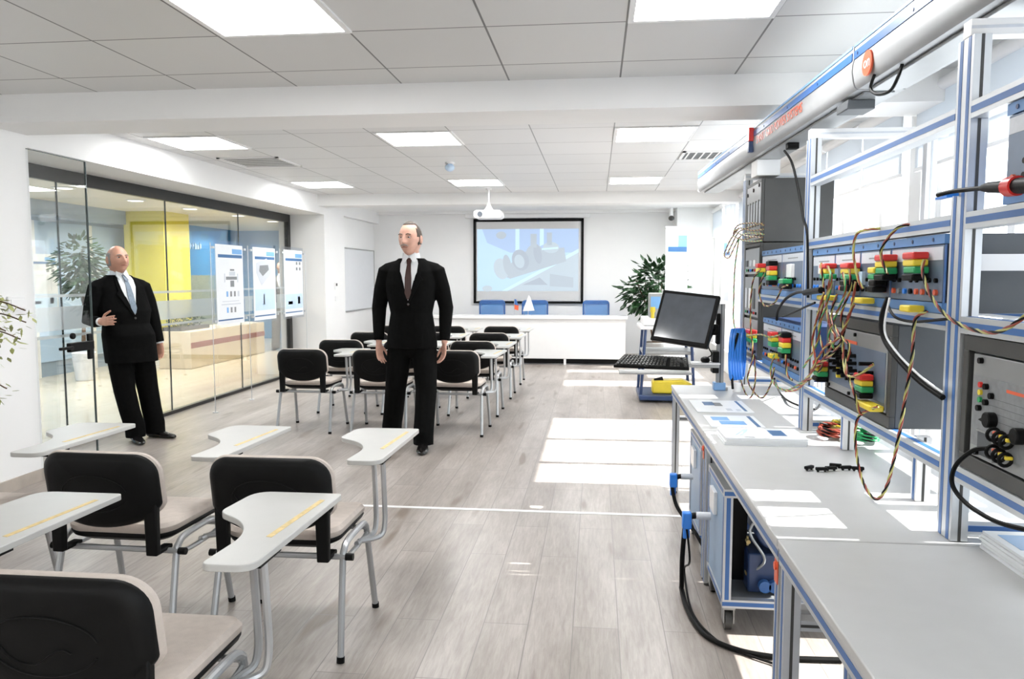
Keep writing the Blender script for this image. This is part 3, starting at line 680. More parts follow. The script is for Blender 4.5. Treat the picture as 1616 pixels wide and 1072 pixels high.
# roll-up banner and poster by the window
t = thing('rollup_banner', (1.25, 12.30, 0), 'tall white roll-up banner with a blue header beside the bushy plant', 'banner', rz=R(20))
MB().box(-.42 * .45, .42 * .45, -.002, .002, .05, 2.24, 0).build('banner_sheet', 'print', t, smooth=0)
q = MB(); hd = MB(); hd.box(-.15, .17, -.004, -.0025, 1.86, 1.94, 1); hd.box(.02, .17, -.004, -.0025, 1.94, 2.12, 0); hd.box(-.15, .02, -.004, -.0025, 1.94, 2.06, 2); hd.build('header_print', ['pblue', 'pnavy', 'psky'], t, smooth=0)
for k in range(3): q.box(-.15 + .11 * k, -.07 + .11 * k, -.004, -.0025, 1.30, 1.66, 3)
q.box(-.15, .15, -.004, -.0025, 1.0, 1.22, 3); q.build('banner_print', ['pblue', 'pnavy', 'psky', 'plight'], t, smooth=0)
MB().box(-.21, .21, -.06, .06, 0, .06).build('cassette', 'alu', t, bevel=.01); MB().cyl((0, .02, .05), (0, .02, 2.24), .008).box(-.2, .2, -.01, .01, 2.23, 2.255).build('support_pole', 'alu', t)
t = thing('window_poster', (1.895, 11.55, 1.0), 'white poster with a blue header hung at the sunlit window', 'poster', rz=R(180))
MB().cyl((-.004, -.2, 1.0), (-.004, -.2, 1.65), .002, n=6).build('hanging_cord', 'alu', t); MB().cyl((-.004, .2, 1.0), (-.004, .2, 1.65), .002, n=6).build('hanging_cord', 'alu', t)
sheet('poster_sheet', 0.60, 1.05, [(-.28, .26, .78, .83, 3), (-.28, 0, .84, .97, 2), (-.2, -.05, .35, .5, 5), (.05, .2, .35, .5, 5), (-.2, .2, .12, .25, 5)], PM, parent=t)

# near ficus: branches reach in at the left edge
t = thing('ficus_plant', (-3.62, 3.95, 0), 'variegated ficus reaching in before the near left wall', 'plant')
MB().cyl((0, 0, 0), (0, 0, .32), .15, .19, n=24).build('pot', 'white', t, bevel=.01); MB().cyl((0, 0, .31), (0, 0, .324), .175, n=24).build('soil', 'soil', t)
rn = random.Random(21); s_ = MB(); b = MB()
s_.tube([(0, 0, .32), (.02, 0, .8), (-.02, .02, 1.4), (0, 0, 1.75)], [.02, .016, .012, .006], 8)
ends = [(.42, .05, 1.24), (.46, .0, 1.31), (.34, .1, 1.14), (.30, -.02, 1.42), (.40, -.08, 1.20), (.28, .05, .86), (.27, 0, 1.05), (-.2, .1, 1.5), (-.15, -.2, 1.3), (.1, -.2, 1.7), (.1, .1, 1.8), (.22, .12, 1.36)]
for (ex, ey, ez) in ends:
    p = smooth_path([(0, 0, ez - .25), (ex * .5, ey * .5, ez + .02), (ex, ey, ez - .02)], 6); s_.tube(p, .004, 6)
    for i in range(26):
        q = p[rn.randrange(4, len(p))] + Vector((rn.uniform(-.05, .05), rn.uniform(-.05, .05), rn.uniform(-.07, .03)))
        o = Vector((rn.uniform(-.3, 1), rn.uniform(-1, 1), rn.uniform(-.9, .1))).normalized(); l = rn.uniform(.04, .062); sd = o.cross(Vector((rn.uniform(-.4, .4), rn.uniform(-.4, .4), 1))).normalized() * .012
        b.add([q, q + o * l * .35 + sd, q + o * l * .7 + sd * .7, q + o * l, q + o * l * .7 - sd * .7, q + o * l * .35 - sd], [(0, 1, 5), (1, 2, 4, 5), (2, 3, 4)])
s_.build('stems', 'bark', t); b.build('foliage', 'leafl', t, smooth=0)

# ---------------- tablet-arm chairs ----------------
def make_chair():
    t = thing('tablet_chair', (0, 0, 0), '', 'chair', 'tablet-arm chairs')
    # four legs; each pair is one bent tube, cut at the top of the arch
    for sx in (-1, 1):
        x = sx * .262; xi = sx * .250
        rear = MB().tube(smooth_path([(x, 0, 0), (xi, .085, .36), (xi, .105, .405), (xi, .15, .428), (xi, .27, .432)], 5), .0135, 10).build('leg', 'chrome', t)
        front = MB().tube(smooth_path([(x, .50, 0), (xi, .425, .36), (xi, .405, .405), (xi, .36, .428), (xi, .27, .432)], 5), .0135, 10).build('leg', 'chrome', t)
        MB().cyl((x, 0, 0), (x, .003, .022), .016, n=10).build('rubber_foot', 'black', rear); MB().cyl((x, .50, 0), (x, .497, .022), .016, n=10).build('rubber_foot', 'black', front)
        MB().tube(smooth_path([(xi, .13, .372), (xi, .20, .362), (xi, .36, .362), (xi + sx * .0, .43, .375)], 4), .010, 8).build('side_rail', 'chrome', t)
    MB().cyl((-.28, .088, .385), (.285, .088, .385), .012, n=10, mi=0).cyl((.262, .088, .385), (.292, .088, .385), .0145, n=10, mi=1).cyl((-.292, .088, .385), (-.262, .088, .385), .0145, n=10, mi=1).build('cross_bar', ['chrome', 'black'], t)
    MB().cyl((-.25, .40, .40), (.25, .40, .40), .010, n=10).build('cross_bar', 'chrome', t)
    so = round_rect(-.232, .232, .075, .51, .075, 6)
    def sf(a, c, d): return (a, c, d + .045 * (a / .232) ** 2 * .25 - .012 * max(0, (c - .40) / .1))
    MB().layers(so, [(0, .405), (.80, .405), (.97, .425), (1.0, .440), (.99, .446), (0, .446)], sf, ctr=(0, .29)).build('seat_shell', 'black', t)
    MB().layers(so, [(0, .444), (.985, .444), (1.01, .455), (1.01, .468), (.96, .484), (.80, .490), (0, .486)], sf, ctr=(0, .29)).build('seat_cushion', 'beige', t)
    # backrest outline: rounded top, bowed bottom
    out = []
    for a, c in round_rect(-.238, .238, .475, .80, .085, 8):
        if c < .60 and True: c = .498 + .075 * abs(a / .238) ** 2.2 + max(0, c - .475) * .35
        out.append((a, c))
    q = []
    for k in range(-8, 9): a = .16 * k / 8; q.append((a, .498 + .075 * abs(a / .238) ** 2.2))
    idx = [i for i, (a, c) in enumerate(out)]
    top = out[:18]; bot = out[18:]
    out = top + bot[:9] + q[1:-1] + bot[9:]
    def bf(a, c, d): return (a, -.012 + d + .55 * a * a - .16 * (c - .48), c)
    MB().layers(out, [(0, -.010), (.55, -.010), (.83, -.008), (.90, -.003), (.985, .012), (1.0, .022), (1.0, .028), (0, .028)], bf, ctr=(0, .64)).build('backrest_shell', 'black', t)
    MB().layers(out, [(0, .026), (.99, .026), (1.025, .034), (1.03, .046), (.98, .060), (.85, .067), (0, .062)], bf, ctr=(0, .64)).build('back_cushion', 'beige', t)
    em = MB()
    e1 = [bf(.135 * math.cos(R(k)) * (1 if k < 181 else 1), .645 + .075 * math.sin(R(k)), -.0105) for k in range(10, 341, 10)]
    em.tube(e1, .0022, 6)
    em.tube(smooth_path([bf(a, c, -.0105) for a, c in ((-.12, .66), (-.08, .61), (-.02, .60), (.02, .625), (.05, .64), (.07, .63))], 4), .0022, 6)
    em.build('embossed_swirl', 'black', t)
    for sx in (-1, 1):
        MB().prism([(sx * .175, .39), (sx * .222, .39), (sx * .226, .62), (sx * .170, .62)], .0, .030, 'y').build('back_support', 'black', t, bevel=.006)
        MB().box(sx * .198 - .020, sx * .198 + .020, .02, .12, .388, .404).build('support_foot', 'black', t, bevel=.004)
    # writing tablet on its bent post
    pts = smooth_path([(.250, .27, .372), (.262, .36, .366), (.282, .415, .372), (.288, .435, .41), (.288, .438, .48), (.286, .42, .698)], 5)
    MB().tube(pts, .0115, 8).build('tablet_post', 'chrome', t)
    pts = smooth_path([(.250, .30, .372), (.30, .36, .366), (.330, .385, .38), (.338, .395, .43), (.338, .395, .50), (.336, .38, .698)], 5)
    MB().tube(pts, .0115, 8).build('tablet_post', 'chrome', t)
    MB().box(.26, .35, .33, .47, .694, .702).build('tablet_bracket', 'black', t)
    raw = [(.055, .80), (.06, .93), (.10, .985), (.17, .99), (.355, .985), (.368, .970), (.36, .40), (.350, .33), (.325, .29), (.285, .28), (.235, .29), (.215, .325), (.225, .45), (.235, .54), (.20, .64), (.125, .715), (.07, .75)]
    raw = [(.040, .715), (.060, .955), (.372, .955), (.350, .275), (.205, .275), (.222, .50), (.165, .625)]
    po = fillet(raw, [.04, .07, .02, .055, .03, .08, .10], 6)
    tb = MB().prism(po, .702, .722, 'z').build('writing_tablet', 'tablet', t, bevel=.0025, smooth=20)
    a0, a1 = (.305, .50), (.325, .88)
    MB().prism([(.292, .50), (.311, .495), (.338, .87), (.320, .875)], .722, .7228, 'z').build('pencil_groove', 'gold', tb)
    return t
proto = make_chair()
CH = [(-1.225, 2.74, 'black-backed tablet chair in the front group, right one of the second row, beside the aisle'),
      (-1.912, 2.74, 'black-backed tablet chair in the front group, middle one of the second row'),
      (-2.72, 2.72, 'black-backed tablet chair cut off by the left picture edge, its tablet before the near wall'),
      (-1.240, 1.59, 'black-backed tablet chair nearest the camera with its swirl-embossed back at the lower left'),
      (-2.01, 1.51, 'tablet chair mostly out of the picture at the lower left, only its writing tablet showing')]
LAB = [['back group, first row, nearest the glass wall', 'back group, first row, half hidden behind the standing speaker', 'back group, first row, at the aisle by the speaker'],
       ['back group, second row, nearest the glass wall', 'back group, second row, hidden behind the standing speaker', 'back group, second row, at the aisle'],
       ['back group, third row, nearest the glass wall', 'back group, third row, hidden behind the standing speaker', 'back group, third row, at the aisle'],
       ['back group, last row before the white desk, by the left wall', 'back group, last row before the white desk, behind the speaker', 'back group, last row before the white desk, at the aisle']]
rj = random.Random(4)
for r_, y in enumerate((6.90, 7.92, 9.08, 10.32)):
    for c_, x in enumerate((-2.73, -2.01, -1.285)):
        CH.append((x + rj.uniform(-.015, .015), y + rj.uniform(-.02, .02), 'black-backed tablet chair, ' + LAB[r_][c_]))
for i, (x, y, lab) in enumerate(CH):
    t = proto if i == 0 else copy_tree(proto)
    t.location = (x, y, 0); t.rotation_euler.z = R(rj.uniform(-1.2, 1.2)); t['label'] = lab
    t['group'] = 'tablet-arm chairs of the front group' if i < 5 else 'tablet-arm chairs of the back group'

# ---------------- people ----------------
def head_fn(sx, sy, sz, jaw=.78):
    q_ = sx / .078
    def g(v, c, s): return math.exp(-((v - c) / s) ** 2)
    def fn(d):
        x, y, z = d
        k = 1.0
        if z < 0: k = 1 - (1 - jaw) * min(1, -z * 1.35)
        px, py, pz = x * sx * k, y * sy * (1 if y > 0 or z > -.2 else 1 + .02), z * sz
        if y < 0:      # the face looks along -y
            u, w = px / q_, pz / (sz / .122); f = 0
            f += .024 * g(u, 0, .012) * g(w, -.014, .018) + .013 * g(u, 0, .009) * g(w, .012, .016)
            f += .009 * g(u, 0, .014) * g(w, -.028, .010)
            f += .005 * (g(u, -.030, .018) + g(u, .030, .018)) * g(w, .034, .009)
            f -= .012 * (g(u, -.030, .015) + g(u, .030, .014)) * g(w, .014, .011)
            f += .005 * g(u, 0, .022) * g(w, -.053, .009) - .003 * g(u, 0, .02) * g(w, -.053, .003)
            f += .010 * g(u, 0, .022) * g(w, -.092, .018)
            f += .004 * (g(u, -.045, .018) + g(u, .045, .018)) * g(w, -.018, .02)
            f += .008 * (g(u, -.014, .008) + g(u, .014, .008)) * g(w, -.026, .008) - .004 * g(u, 0, .03) * g(w, -.070, .008)
            py -= f * q_
        return (px, py, pz)
    return fn
def hand(b, wrist, d, n, side, curl=0.35, s=1.0, spread=.10, thumb_out=.6):
    d = Vector(d).normalized(); n = Vector(n); n = (n - d * n.dot(d)).normalized(); w = d.cross(n) * side   # w points to the thumb
    W = Vector(wrist)
    b.capsule([W - d * .02, W + d * .02 * s, W + d * .055 * s, W + d * .088 * s], [(.016, .027), (.016, .034), (.0155, .041), (.013, .040)], 12, up=n)
    for k, (off, L, r) in enumerate([(.030, .072, .0092), (.010, .082, .0098), (-.011, .076, .0092), (-.030, .058, .0082)]):
        base = W + d * .088 * s + w * off; dr = (d + w * (off * spread / .03)).normalized(); p = [base - d * .012, base]; a = 0
        for f_ in (.45, .30, .25):
            a += curl; p.append(p[-1] + (dr * math.cos(a) - n * -1 * math.sin(a)) * L * f_ * s)
        b.capsule(p, [r, r, r * .94, r * .88, r * .76], 8)
    tb = W + d * .030 * s + w * .028; td = (d * .75 + w * thumb_out + n * .25).normalized(); t2 = (d * .95 + w * thumb_out * .55 + n * .35).normalized()
    b.capsule([tb - w * .01, tb + td * .038 * s, tb + td * .038 * s + t2 * .030 * s, tb + td * .038 * s + t2 * .056 * s], [.0135, .0115, .0105, .0085], 8)
def person(name, loc, rz, label, H, P):
    """H scales a 1.84 m figure; P holds the pose. Local axes: x to the viewer's right, the face looks along -y."""
    t = thing(name, loc, label, 'person', rz=rz)
    k = H / 1.84
    S = lambda p: (p[0] * k, p[1] * k, p[2] * k)
    voxel = P.get('voxel', .0055); st = P.get('stout', 1.0)
    lean = P.get('lean', (0, 0))
    def L(p):       # leaning moves the upper body with height
        z = p[2]; q = max(0, z - .1) / 1.7; return ((p[0] + lean[0] * q) * k, (p[1] + lean[1] * q) * k, z * k)
    # ---- body: one continuous skin under the clothes ----
    b = MB(); hx, hz = P.get('head', (0, 0)); hc = Vector(L((P.get('hx', 0), -.020, P.get('hzc', 1.705))))
    TR = Matrix.Rotation(R(hz), 4, 'Z') @ Matrix.Rotation(R(hx), 4, 'X')
    hr = P.get('headsize', (.078, .098, .122))
    b.ell(hc, hr, 40, 34, T=TR, fn=head_fn(*[v * k for v in hr], jaw=P.get('jaw', .80)))
    for sx in (-1, 1): b.ell(hc + TR @ Vector((sx * hr[0] * 1.02 * k, .012 * k, -.004 * k)), (.010 * k, .021 * k, .034 * k), 10, 8, T=TR)
    b.capsule([L((0, .02, 1.48)), L((0, .01, 1.60)), tuple(hc + TR @ Vector((0, .015 * k, -.03 * k)))], [.068 * k, .062 * k, .060 * k], 16)
    b.capsule([L((0, 0, 1.05)), L((0, 0, 1.25)), L((0, 0, 1.42))], [(.09 * k, .12 * k), (.09 * k, .14 * k), (.07 * k, .15 * k)], 16, up=(0, 1, 0))
    b.capsule([L((0, 0, .92)), L((0, 0, 1.08))], [(.09 * k, .13 * k), (.09 * k, .12 * k)], 16, up=(0, 1, 0))
    arms = P['arms']; legs = P['legs']
    for i, (sh, el, wr, hd, hn, sd, curl) in enumerate(arms):
        sh, el, wr = L(sh), L(el), L(wr)
        b.capsule([sh, el, wr], [.045 * k, .036 * k, .026 * k], 12)
        hand(b, wr, hd, hn, sd, curl, k * P.get('hs', 1.05), thumb_out=P.get('thumb', (.45, .45))[i])
    for hip, kn, an, toe in legs:
        b.capsule([L(hip), L(kn), S(an)], [.075 * k, .052 * k, .036 * k], 12)
    b.build('body', P['skin'], t, voxel=voxel, sm=1)
    # ---- jacket ----
    J = MB(); w = st
    rings = [(P.get('hem', .755), .208, .142, .0), (.90, .203, .142, .0), (1.0, .186 * w, .136 * w, -.004), (1.10, .170 * w, .128 * w, -.006), (1.22, .196 * w, .132 * w, -.004), (1.34, .212, .128, .0), (1.44, .205, .112, .008), (1.50, .165, .090, .015), (1.545, .105, .070, .018)]
    if w > 1.05: rings[0] = (.745, .225, .165, -.01); rings[1] = (.88, .225, .165, -.012); rings[2] = (1.0, .190 * w, .150 * w, -.02)
    vs = []; fs = []; n = 32
    for (z, rx, ry, oy) in rings:
        for i in range(n):
            q = 2 * math.pi * i / n; c, s_ = math.cos(q), math.sin(q)
            e = .82; vs.append(L((math.copysign(abs(c) ** e, c) * rx, oy + math.copysign(abs(s_) ** e, s_) * ry, z)))
    for j in range(len(rings) - 1):
        for i in range(n): fs.append((j * n + i, j * n + (i + 1) % n, (j + 1) * n + (i + 1) % n, (j + 1) * n + i))
    fs.append(tuple(range(n))); fs.append(tuple(range((len(rings) - 1) * n, len(rings) * n)))
    J.add(vs, fs)
    for i, (sh, el, wr, hd, hn, sd, curl) in enumerate(arms):
        sx = 1 if sh[0] > 0 else -1; cuff = Vector(wr) - (Vector(wr) - Vector(el)).normalized() * .012
        mid = (Vector(sh) + Vector(el)) / 2 + Vector((sx * .006, 0, 0))
        J.capsule([L((sx * .10, .01, 1.485)), L((sh[0] - sx * .012, sh[1], sh[2] + .002))], [.05 * k, .062 * k], 14)
        J.tube([L((sh[0] - sx * .02, sh[1], sh[2] + .015)), L(sh), L(mid), L(el), L((Vector(el) + cuff) / 2), L(cuff)], [.052 * k, .070 * k, .068 * k, .060 * k, .052 * k, .043 * k], 16)
        J.ell(L((sh[0] - sx * .008, sh[1], sh[2] - .01)), (.066 * k, .07 * k, .062 * k), 14, 10)
        c_ = MB(); dv = (Vector(wr) - Vector(el)).normalized()
        c_.tube([L(Vector(cuff) - dv * .02), L(Vector(cuff) + dv * .013)], [.037 * k, .036 * k], 16); 
        if P.get('cuff', True): c_.build('shirt_cuff', 'shirt', t)
    jk = J.build('jacket', P['suit'], t, voxel=.007, sm=3)
    # helper: a point on the jacket front at (x, z)
    def front(x, z, off):
        for j in range(len(rings) - 1):
            z0, z1 = rings[j][0], rings[j + 1][0]
            if z0 <= z <= z1 or j == len(rings) - 2:
                f_ = min(1, max(0, (z - z0) / (z1 - z0))); rx = rings[j][1] + (rings[j + 1][1] - rings[j][1]) * f_; ry = rings[j][2] + (rings[j + 1][2] - rings[j][2]) * f_; oy = rings[j][3] + (rings[j + 1][3] - rings[j][3]) * f_
                c = min(.98, abs(x) / rx) ** (1 / .82); s_ = math.sqrt(max(0, 1 - c * c)) ** .82
                return Vector(L((x, oy - ry * s_ - off, z)))
    def patch(b_, cols, off, mi=0, thick=.004):     # cols: list of (z, xl, xr); a curved cloth panel lying on the front
        vs = []; nn = 6
        for lay in (off, off - thick):
            for (z, xl, xr) in cols:
                for q in range(nn + 1): vs.append(front(xl + (xr - xl) * q / nn, z, lay))
        m_ = len(cols); w_ = nn + 1; fs = []
        for j in range(m_ - 1):
            for q in range(nn):
                a = j * w_ + q; fs.append((a, a + 1, a + w_ + 1, a + w_)); a2 = a + m_ * w_; fs.append((a2, a2 + w_, a2 + w_ + 1, a2 + 1))
        for j in range(m_ - 1):
            for q in (0, nn):
                a = j * w_ + q; fs.append((a, a + w_, a + w_ + m_ * w_, a + m_ * w_))
        for q in range(nn):
            for j in (0, m_ - 1):
                a = j * w_ + q; fs.append((a, a + 1, a + 1 + m_ * w_, a + m_ * w_))
        b_.add(vs, fs, mi)
    vz = P.get('vz', 1.16); cx = P.get('cx', 0)
    sb = MB(); patch(sb, [(vz, cx - .004, cx + .004), (vz + .10, cx - .032, cx + .032), (vz + .2, cx - .055, cx + .055), (1.44, cx - .070, cx + .070), (1.50, cx - .072, cx + .072), (1.535, cx - .060, cx + .060)], .006, 0, .012)
    sh_ = sb.build('shirt', 'shirt', t)
    nk = MB(); c0 = L((0, .012, 1.525)); c1 = L((0, .004, 1.590)); nk.tube([c0, c1], [.076 * k, .067 * k], 24)
    for sx in (-1, 1):
        q = [L((sx * .004, -.082, 1.555)), L((sx * .045, -.062, 1.592)), L((sx * .058, -.078, 1.535)), L((sx * .040, -.100, 1.500))]
        nk.add([Vector(p) for p in q] + [Vector(p) + Vector((0, .008, 0)) for p in q], [(0, 1, 2, 3), (7, 6, 5, 4), (0, 4, 5, 1), (1, 5, 6, 2), (2, 6, 7, 3), (3, 7, 4, 0)])
    nk.build('collar', 'shirt', sh_)
    tb = MB(); tcol = [(vz + .01, cx - .006, cx + .006), (vz + .06, cx - .026, cx + .026), (vz + .18, cx - .027, cx + .027), (1.44, cx - .021, cx + .021), (1.495, cx - .016, cx + .016), (1.51, cx - .018, cx + .018), (1.545, cx - .024, cx + .024)]
    patch(tb, tcol[:-2], .014); patch(tb, tcol[-3:], .024, 0, .014); tb.build('necktie', P['tie'], t)
    lp = MB()
    for sx in (-1, 1):
        cols = []
        for (z, xi, xo) in [(vz - .005, .0, .012), (vz + .06, .020, .052), (vz + .16, .045, .098), (1.37, .062, .118), (1.40, .066, .095), (1.45, .070, .100), (1.50, .073, .096), (1.54, .066, .082)]:
            a, c = cx + sx * xi, cx + sx * xo; cols.append((z, min(a, c), max(a, c)))
        patch(lp, cols, .013, 0, .014)
    lp.build('lapel', P['suit'], jk)
    bt = MB(); p0 = front(cx, vz - .03, .004); bt.ell(p0, (.010, .005, .010), 10, 8); bt.build('button', 'dark', jk)
    # ---- trousers, shoes ----
    T = MB()
    T.capsule([L((0, 0, .84)), L((0, 0, .93)), L((0, 0, 1.0))], [(.118 * k, .165 * k), (.122 * k, .172 * k), (.115 * k, .160 * k)], 24, up=(0, 1, 0))
    for hip, kn, an, toe in legs:
        hp, kk, aa = Vector(hip), Vector(kn), Vector(an); T.tube([L(hp + Vector((0, 0, .05))), L(hp), L((hp * 2 + kk) / 3), L((hp + kk * 2) / 3), L(kk), L((kk + aa) / 2), S((aa.x, aa.y, .14)), S((aa.x, aa.y - .006, .045))], [v * k * P.get('leg', 0.97) for v in (.098, .108, .104, .098, .090, .086, .086, .084)], 18)
    T.build('trousers', P['suit'], t, voxel=.008, sm=2)
    for hip, kn, an, toe in legs:
        aa = Vector(an); d = Vector((toe[0], toe[1], 0)).normalized(); sd = Vector((-d.y, d.x, 0)); b = MB()
        prof = [(-.085, .012, .028, .055), (-.06, .0, .036, .085), (.0, .0, .037, .088), (.06, .0, .042, .075), (.11, .0, .048, .055), (.16, .0, .047, .044), (.20, .002, .036, .036), (.222, .006, .016, .024)]
        vs = []; fs = []; n_ = 12
        for (f_, z0, w_, h_) in prof:
            for q in range(n_):
                a = 2 * math.pi * q / n_; p = aa * 1 + d * f_ + sd * w_ * math.cos(a); vs.append(S((p.x, p.y, max(.004, z0 + h_ / 2 + h_ / 2 * math.sin(a) * 1.05))))
        for j in range(len(prof) - 1):
            for q in range(n_): fs.append((j * n_ + q, j * n_ + (q + 1) % n_, (j + 1) * n_ + (q + 1) % n_, (j + 1) * n_ + q))
        fs += [tuple(range(n_)), tuple(range((len(prof) - 1) * n_, len(prof) * n_))]
        b.add(vs, fs); so = b.build('shoe', 'shoe', t)
    # ---- face and hair ----
    fq, fy, fz = hr[0] / .078, hr[1] - .098, hr[2] / .122
    def hp(x, y, z): return hc + TR @ Vector((x * k * fq, (y - fy - .004) * k, z * k * fz))
    for sx in (-1, 1):
        MB().ell(hp(sx * .030, -.0735, .013), (.0125 * k, .0075 * k, .0052 * k), 12, 8, T=TR, mi=0).ell(hp(sx * .030, -.0800, .013), (.0060 * k, .003 * k, .0050 * k), 10, 8, T=TR, mi=1).build('eye', ['plight', 'eye'], t)
        MB().tube([hp(sx * .014, -.094, .033), hp(sx * .030, -.092, .038), hp(sx * .048, -.080, .032)], .0036 * k, 6).build('eyebrow', P['hair'], t)
    MB().tube([hp(-.024, -.089, -.056), hp(0, -.0985, -.054), hp(.024, -.089, -.056)], [.002 * k, .0045 * k, .002 * k], 6).build('mouth', 'lip', t)
    if P.get('moustache'):
        MB().tube([hp(-.032, -.090, -.048), hp(-.015, -.1005, -.040), hp(0, -.104, -.038), hp(.015, -.1005, -.040), hp(.032, -.090, -.048)], [.002 * k, .0045 * k, .0040 * k, .0045 * k, .002 * k], 8).build('moustache', 'hairg', t)
    hb = MB(); vs = []; fs = []; n_, m_ = 84, 44; keep = {}
    lim = P.get('hairline')
    for j in range(m_ + 1):
        ph = -.55 + (math.pi / 2 + .55) * j / m_
        for i in range(n_):
            th = 2 * math.pi * i / n_; d = Vector((math.cos(ph) * math.cos(th), math.cos(ph) * math.sin(th), math.sin(ph)))
            q = head_fn(*[v * k for v in hr], jaw=P.get('jaw', .80))(d) if d.y > -.2 else (d.x * hr[0] * k, d.y * hr[1] * k, d.z * hr[2] * k)
            vs.append(hc + TR @ (Vector(q) * (1.03 + .008 * math.sin(i * 2.7 + j)))); keep[(j, i)] = lim(d + Vector((.03 * math.sin(j * 1.7 + i), .03 * math.sin(i * 1.3), .03 * math.sin(i * 2.1 + j))))
    for j in range(m_):
        for i in range(n_):
            i2 = (i + 1) % n_
            if all(keep[p] for p in ((j, i), (j, i2), (j + 1, i), (j + 1, i2))): fs.append((j * n_ + i, j * n_ + i2, (j + 1) * n_ + i2, (j + 1) * n_ + i))
    hb.add(vs, fs); ho = hb.build('hair', P['hair'], t)
    md = ho.modifiers.new('thick', 'SOLIDIFY'); md.thickness = .006; md.offset = -1
    return t
# hairlines: receding on top; bald crown with grey sides
def hl1(d): return (d.z > -.35 and d.y > -.25 and not (d.z > .2 and d.y < -.1)) or (d.z > .80 and d.y > -.62) or (d.z > .1 and d.y > -.35 and abs(d.x) > .75)
def hl2(d): return d.z < .50 and d.z > -.45 and (d.y > -.12 or (abs(d.x) > .86 and d.y > -.3))
person('person', (-1.585, 6.50, 0), R(2), 'person in a black suit and dark red tie standing between the two chair groups', 1.945, dict(
    skin='skin', suit='suit', tie='tie1', hair='hair', moustache=True, hairline=hl1, head=(2, -16), hx=0.0, voxel=.0055, vz=1.205, cx=0.0, hem=.815, cuff=False, hs=1.12, hzc=1.698, lean=(0, 0), stout=1.0, headsize=(.090, .110, .140),
    arms=[((-.205, .01, 1.445), (-.278, .03, 1.14), (-.272, -.02, .865), (.06, -.06, -1), (.75, -.5, 0), -1, .26), ((.205, .01, 1.445), (.280, .03, 1.14), (.272, -.02, .865), (-.05, -.06, -1), (-.75, -.5, 0), 1, .30)],
    legs=[((-.095, .0, .86), (-.150, .04, .48), (-.205, .12, .08), (-.35, -1)), ((.100, -.0, .86), (.125, -.06, .48), (.118, -.16, .08), (.12, -1))]))
person('person', (-4.08, 6.45, 0), R(57), 'bald person in a dark suit gesturing with an open hand by the glass door', 1.775, dict(
    skin='skin2', suit='suit', tie='tie2', hair='hairg', hairline=hl2, head=(-5, 4), hx=-.0, voxel=.0055, vz=1.185, cx=.02, hs=1.05, lean=(-.17, 0.02), stout=1.17, headsize=(.088, .108, .128), hzc=1.680, jaw=.9, thumb=(.9, .4), leg=1.03,
    arms=[((-.205, .01, 1.44), (-.300, .04, 1.13), (-.285, -.16, 1.135), (.24, -.92, .10), (.95, .38, 0), 1, .12), ((.205, .01, 1.44), (.265, .02, 1.16), (.272, -.03, .90), (-.03, -.06, -1), (-.75, -.5, 0), 1, .38)],
    legs=[((-.10, .0, .86), (-.11, -.02, .48), (-.075, -.03, .08), (-.2, -1)), ((.095, .0, .86), (.12, .02, .48), (.135, .02, .08), (.45, -1))]))
person('person', (-6.25, 14.75, 0), R(20), 'person in a grey suit standing in the lobby behind the hanging posters', 1.78, dict(
    skin='skin', suit='suitg', tie='tie2', hair='hair', hairline=hl1, head=(0, 10), voxel=.011, vz=1.175, lean=(0, 0),
    arms=[((-.205, .01, 1.445), (-.262, .03, 1.14), (-.262, -.02, .865), (.05, -.06, -1), (.75, -.5, 0), -1, .26), ((.205, .01, 1.445), (.265, .03, 1.14), (.262, -.02, .865), (-.04, -.06, -1), (-.75, -.5, 0), 1, .30)],
    legs=[((-.095, .0, .86), (-.12, .0, .48), (-.14, .0, .08), (-.2, -1)), ((.100, -.0, .86), (.115, -.02, .48), (.118, -.0, .08), (.12, -1))]))

# ---------------- workbenches ----------------
def strips(b, x0, x1, y0, y1, z0, z1, faces, mi=1):
    """aluminium profile with inlaid slot strips along its longest side"""
    b.box(x0, x1, y0, y1, z0, z1, 0)
    d = (x1 - x0, y1 - y0, z1 - z0); ax = d.index(max(d)); e = .0009; lo = (x0, y0, z0); hi = (x1, y1, z1)
    for f, m_ in faces:
        fa = 'xyz'.index(f[1]); oa = 3 - ax - fa; n = max(1, round(d[oa] / .045))
        for i in range(n):
            c = lo[oa] + d[oa] * (i + .5) / n; w = .0085 if m_ == 1 else .004
            q0 = list(lo); q1 = list(hi); q0[oa] = c - w; q1[oa] = c + w
            if f[0] == '-': q1[fa] = lo[fa]; q0[fa] = lo[fa] - e
            else: q0[fa] = hi[fa]; q1[fa] = hi[fa] + e
            b.box(q0[0], q1[0], q0[1], q1[1], q0[2], q1[2], m_)
    return b
PR = ['alu', 'blue', 'dark']
AB = lambda *f: [(q, 1) for q in f]
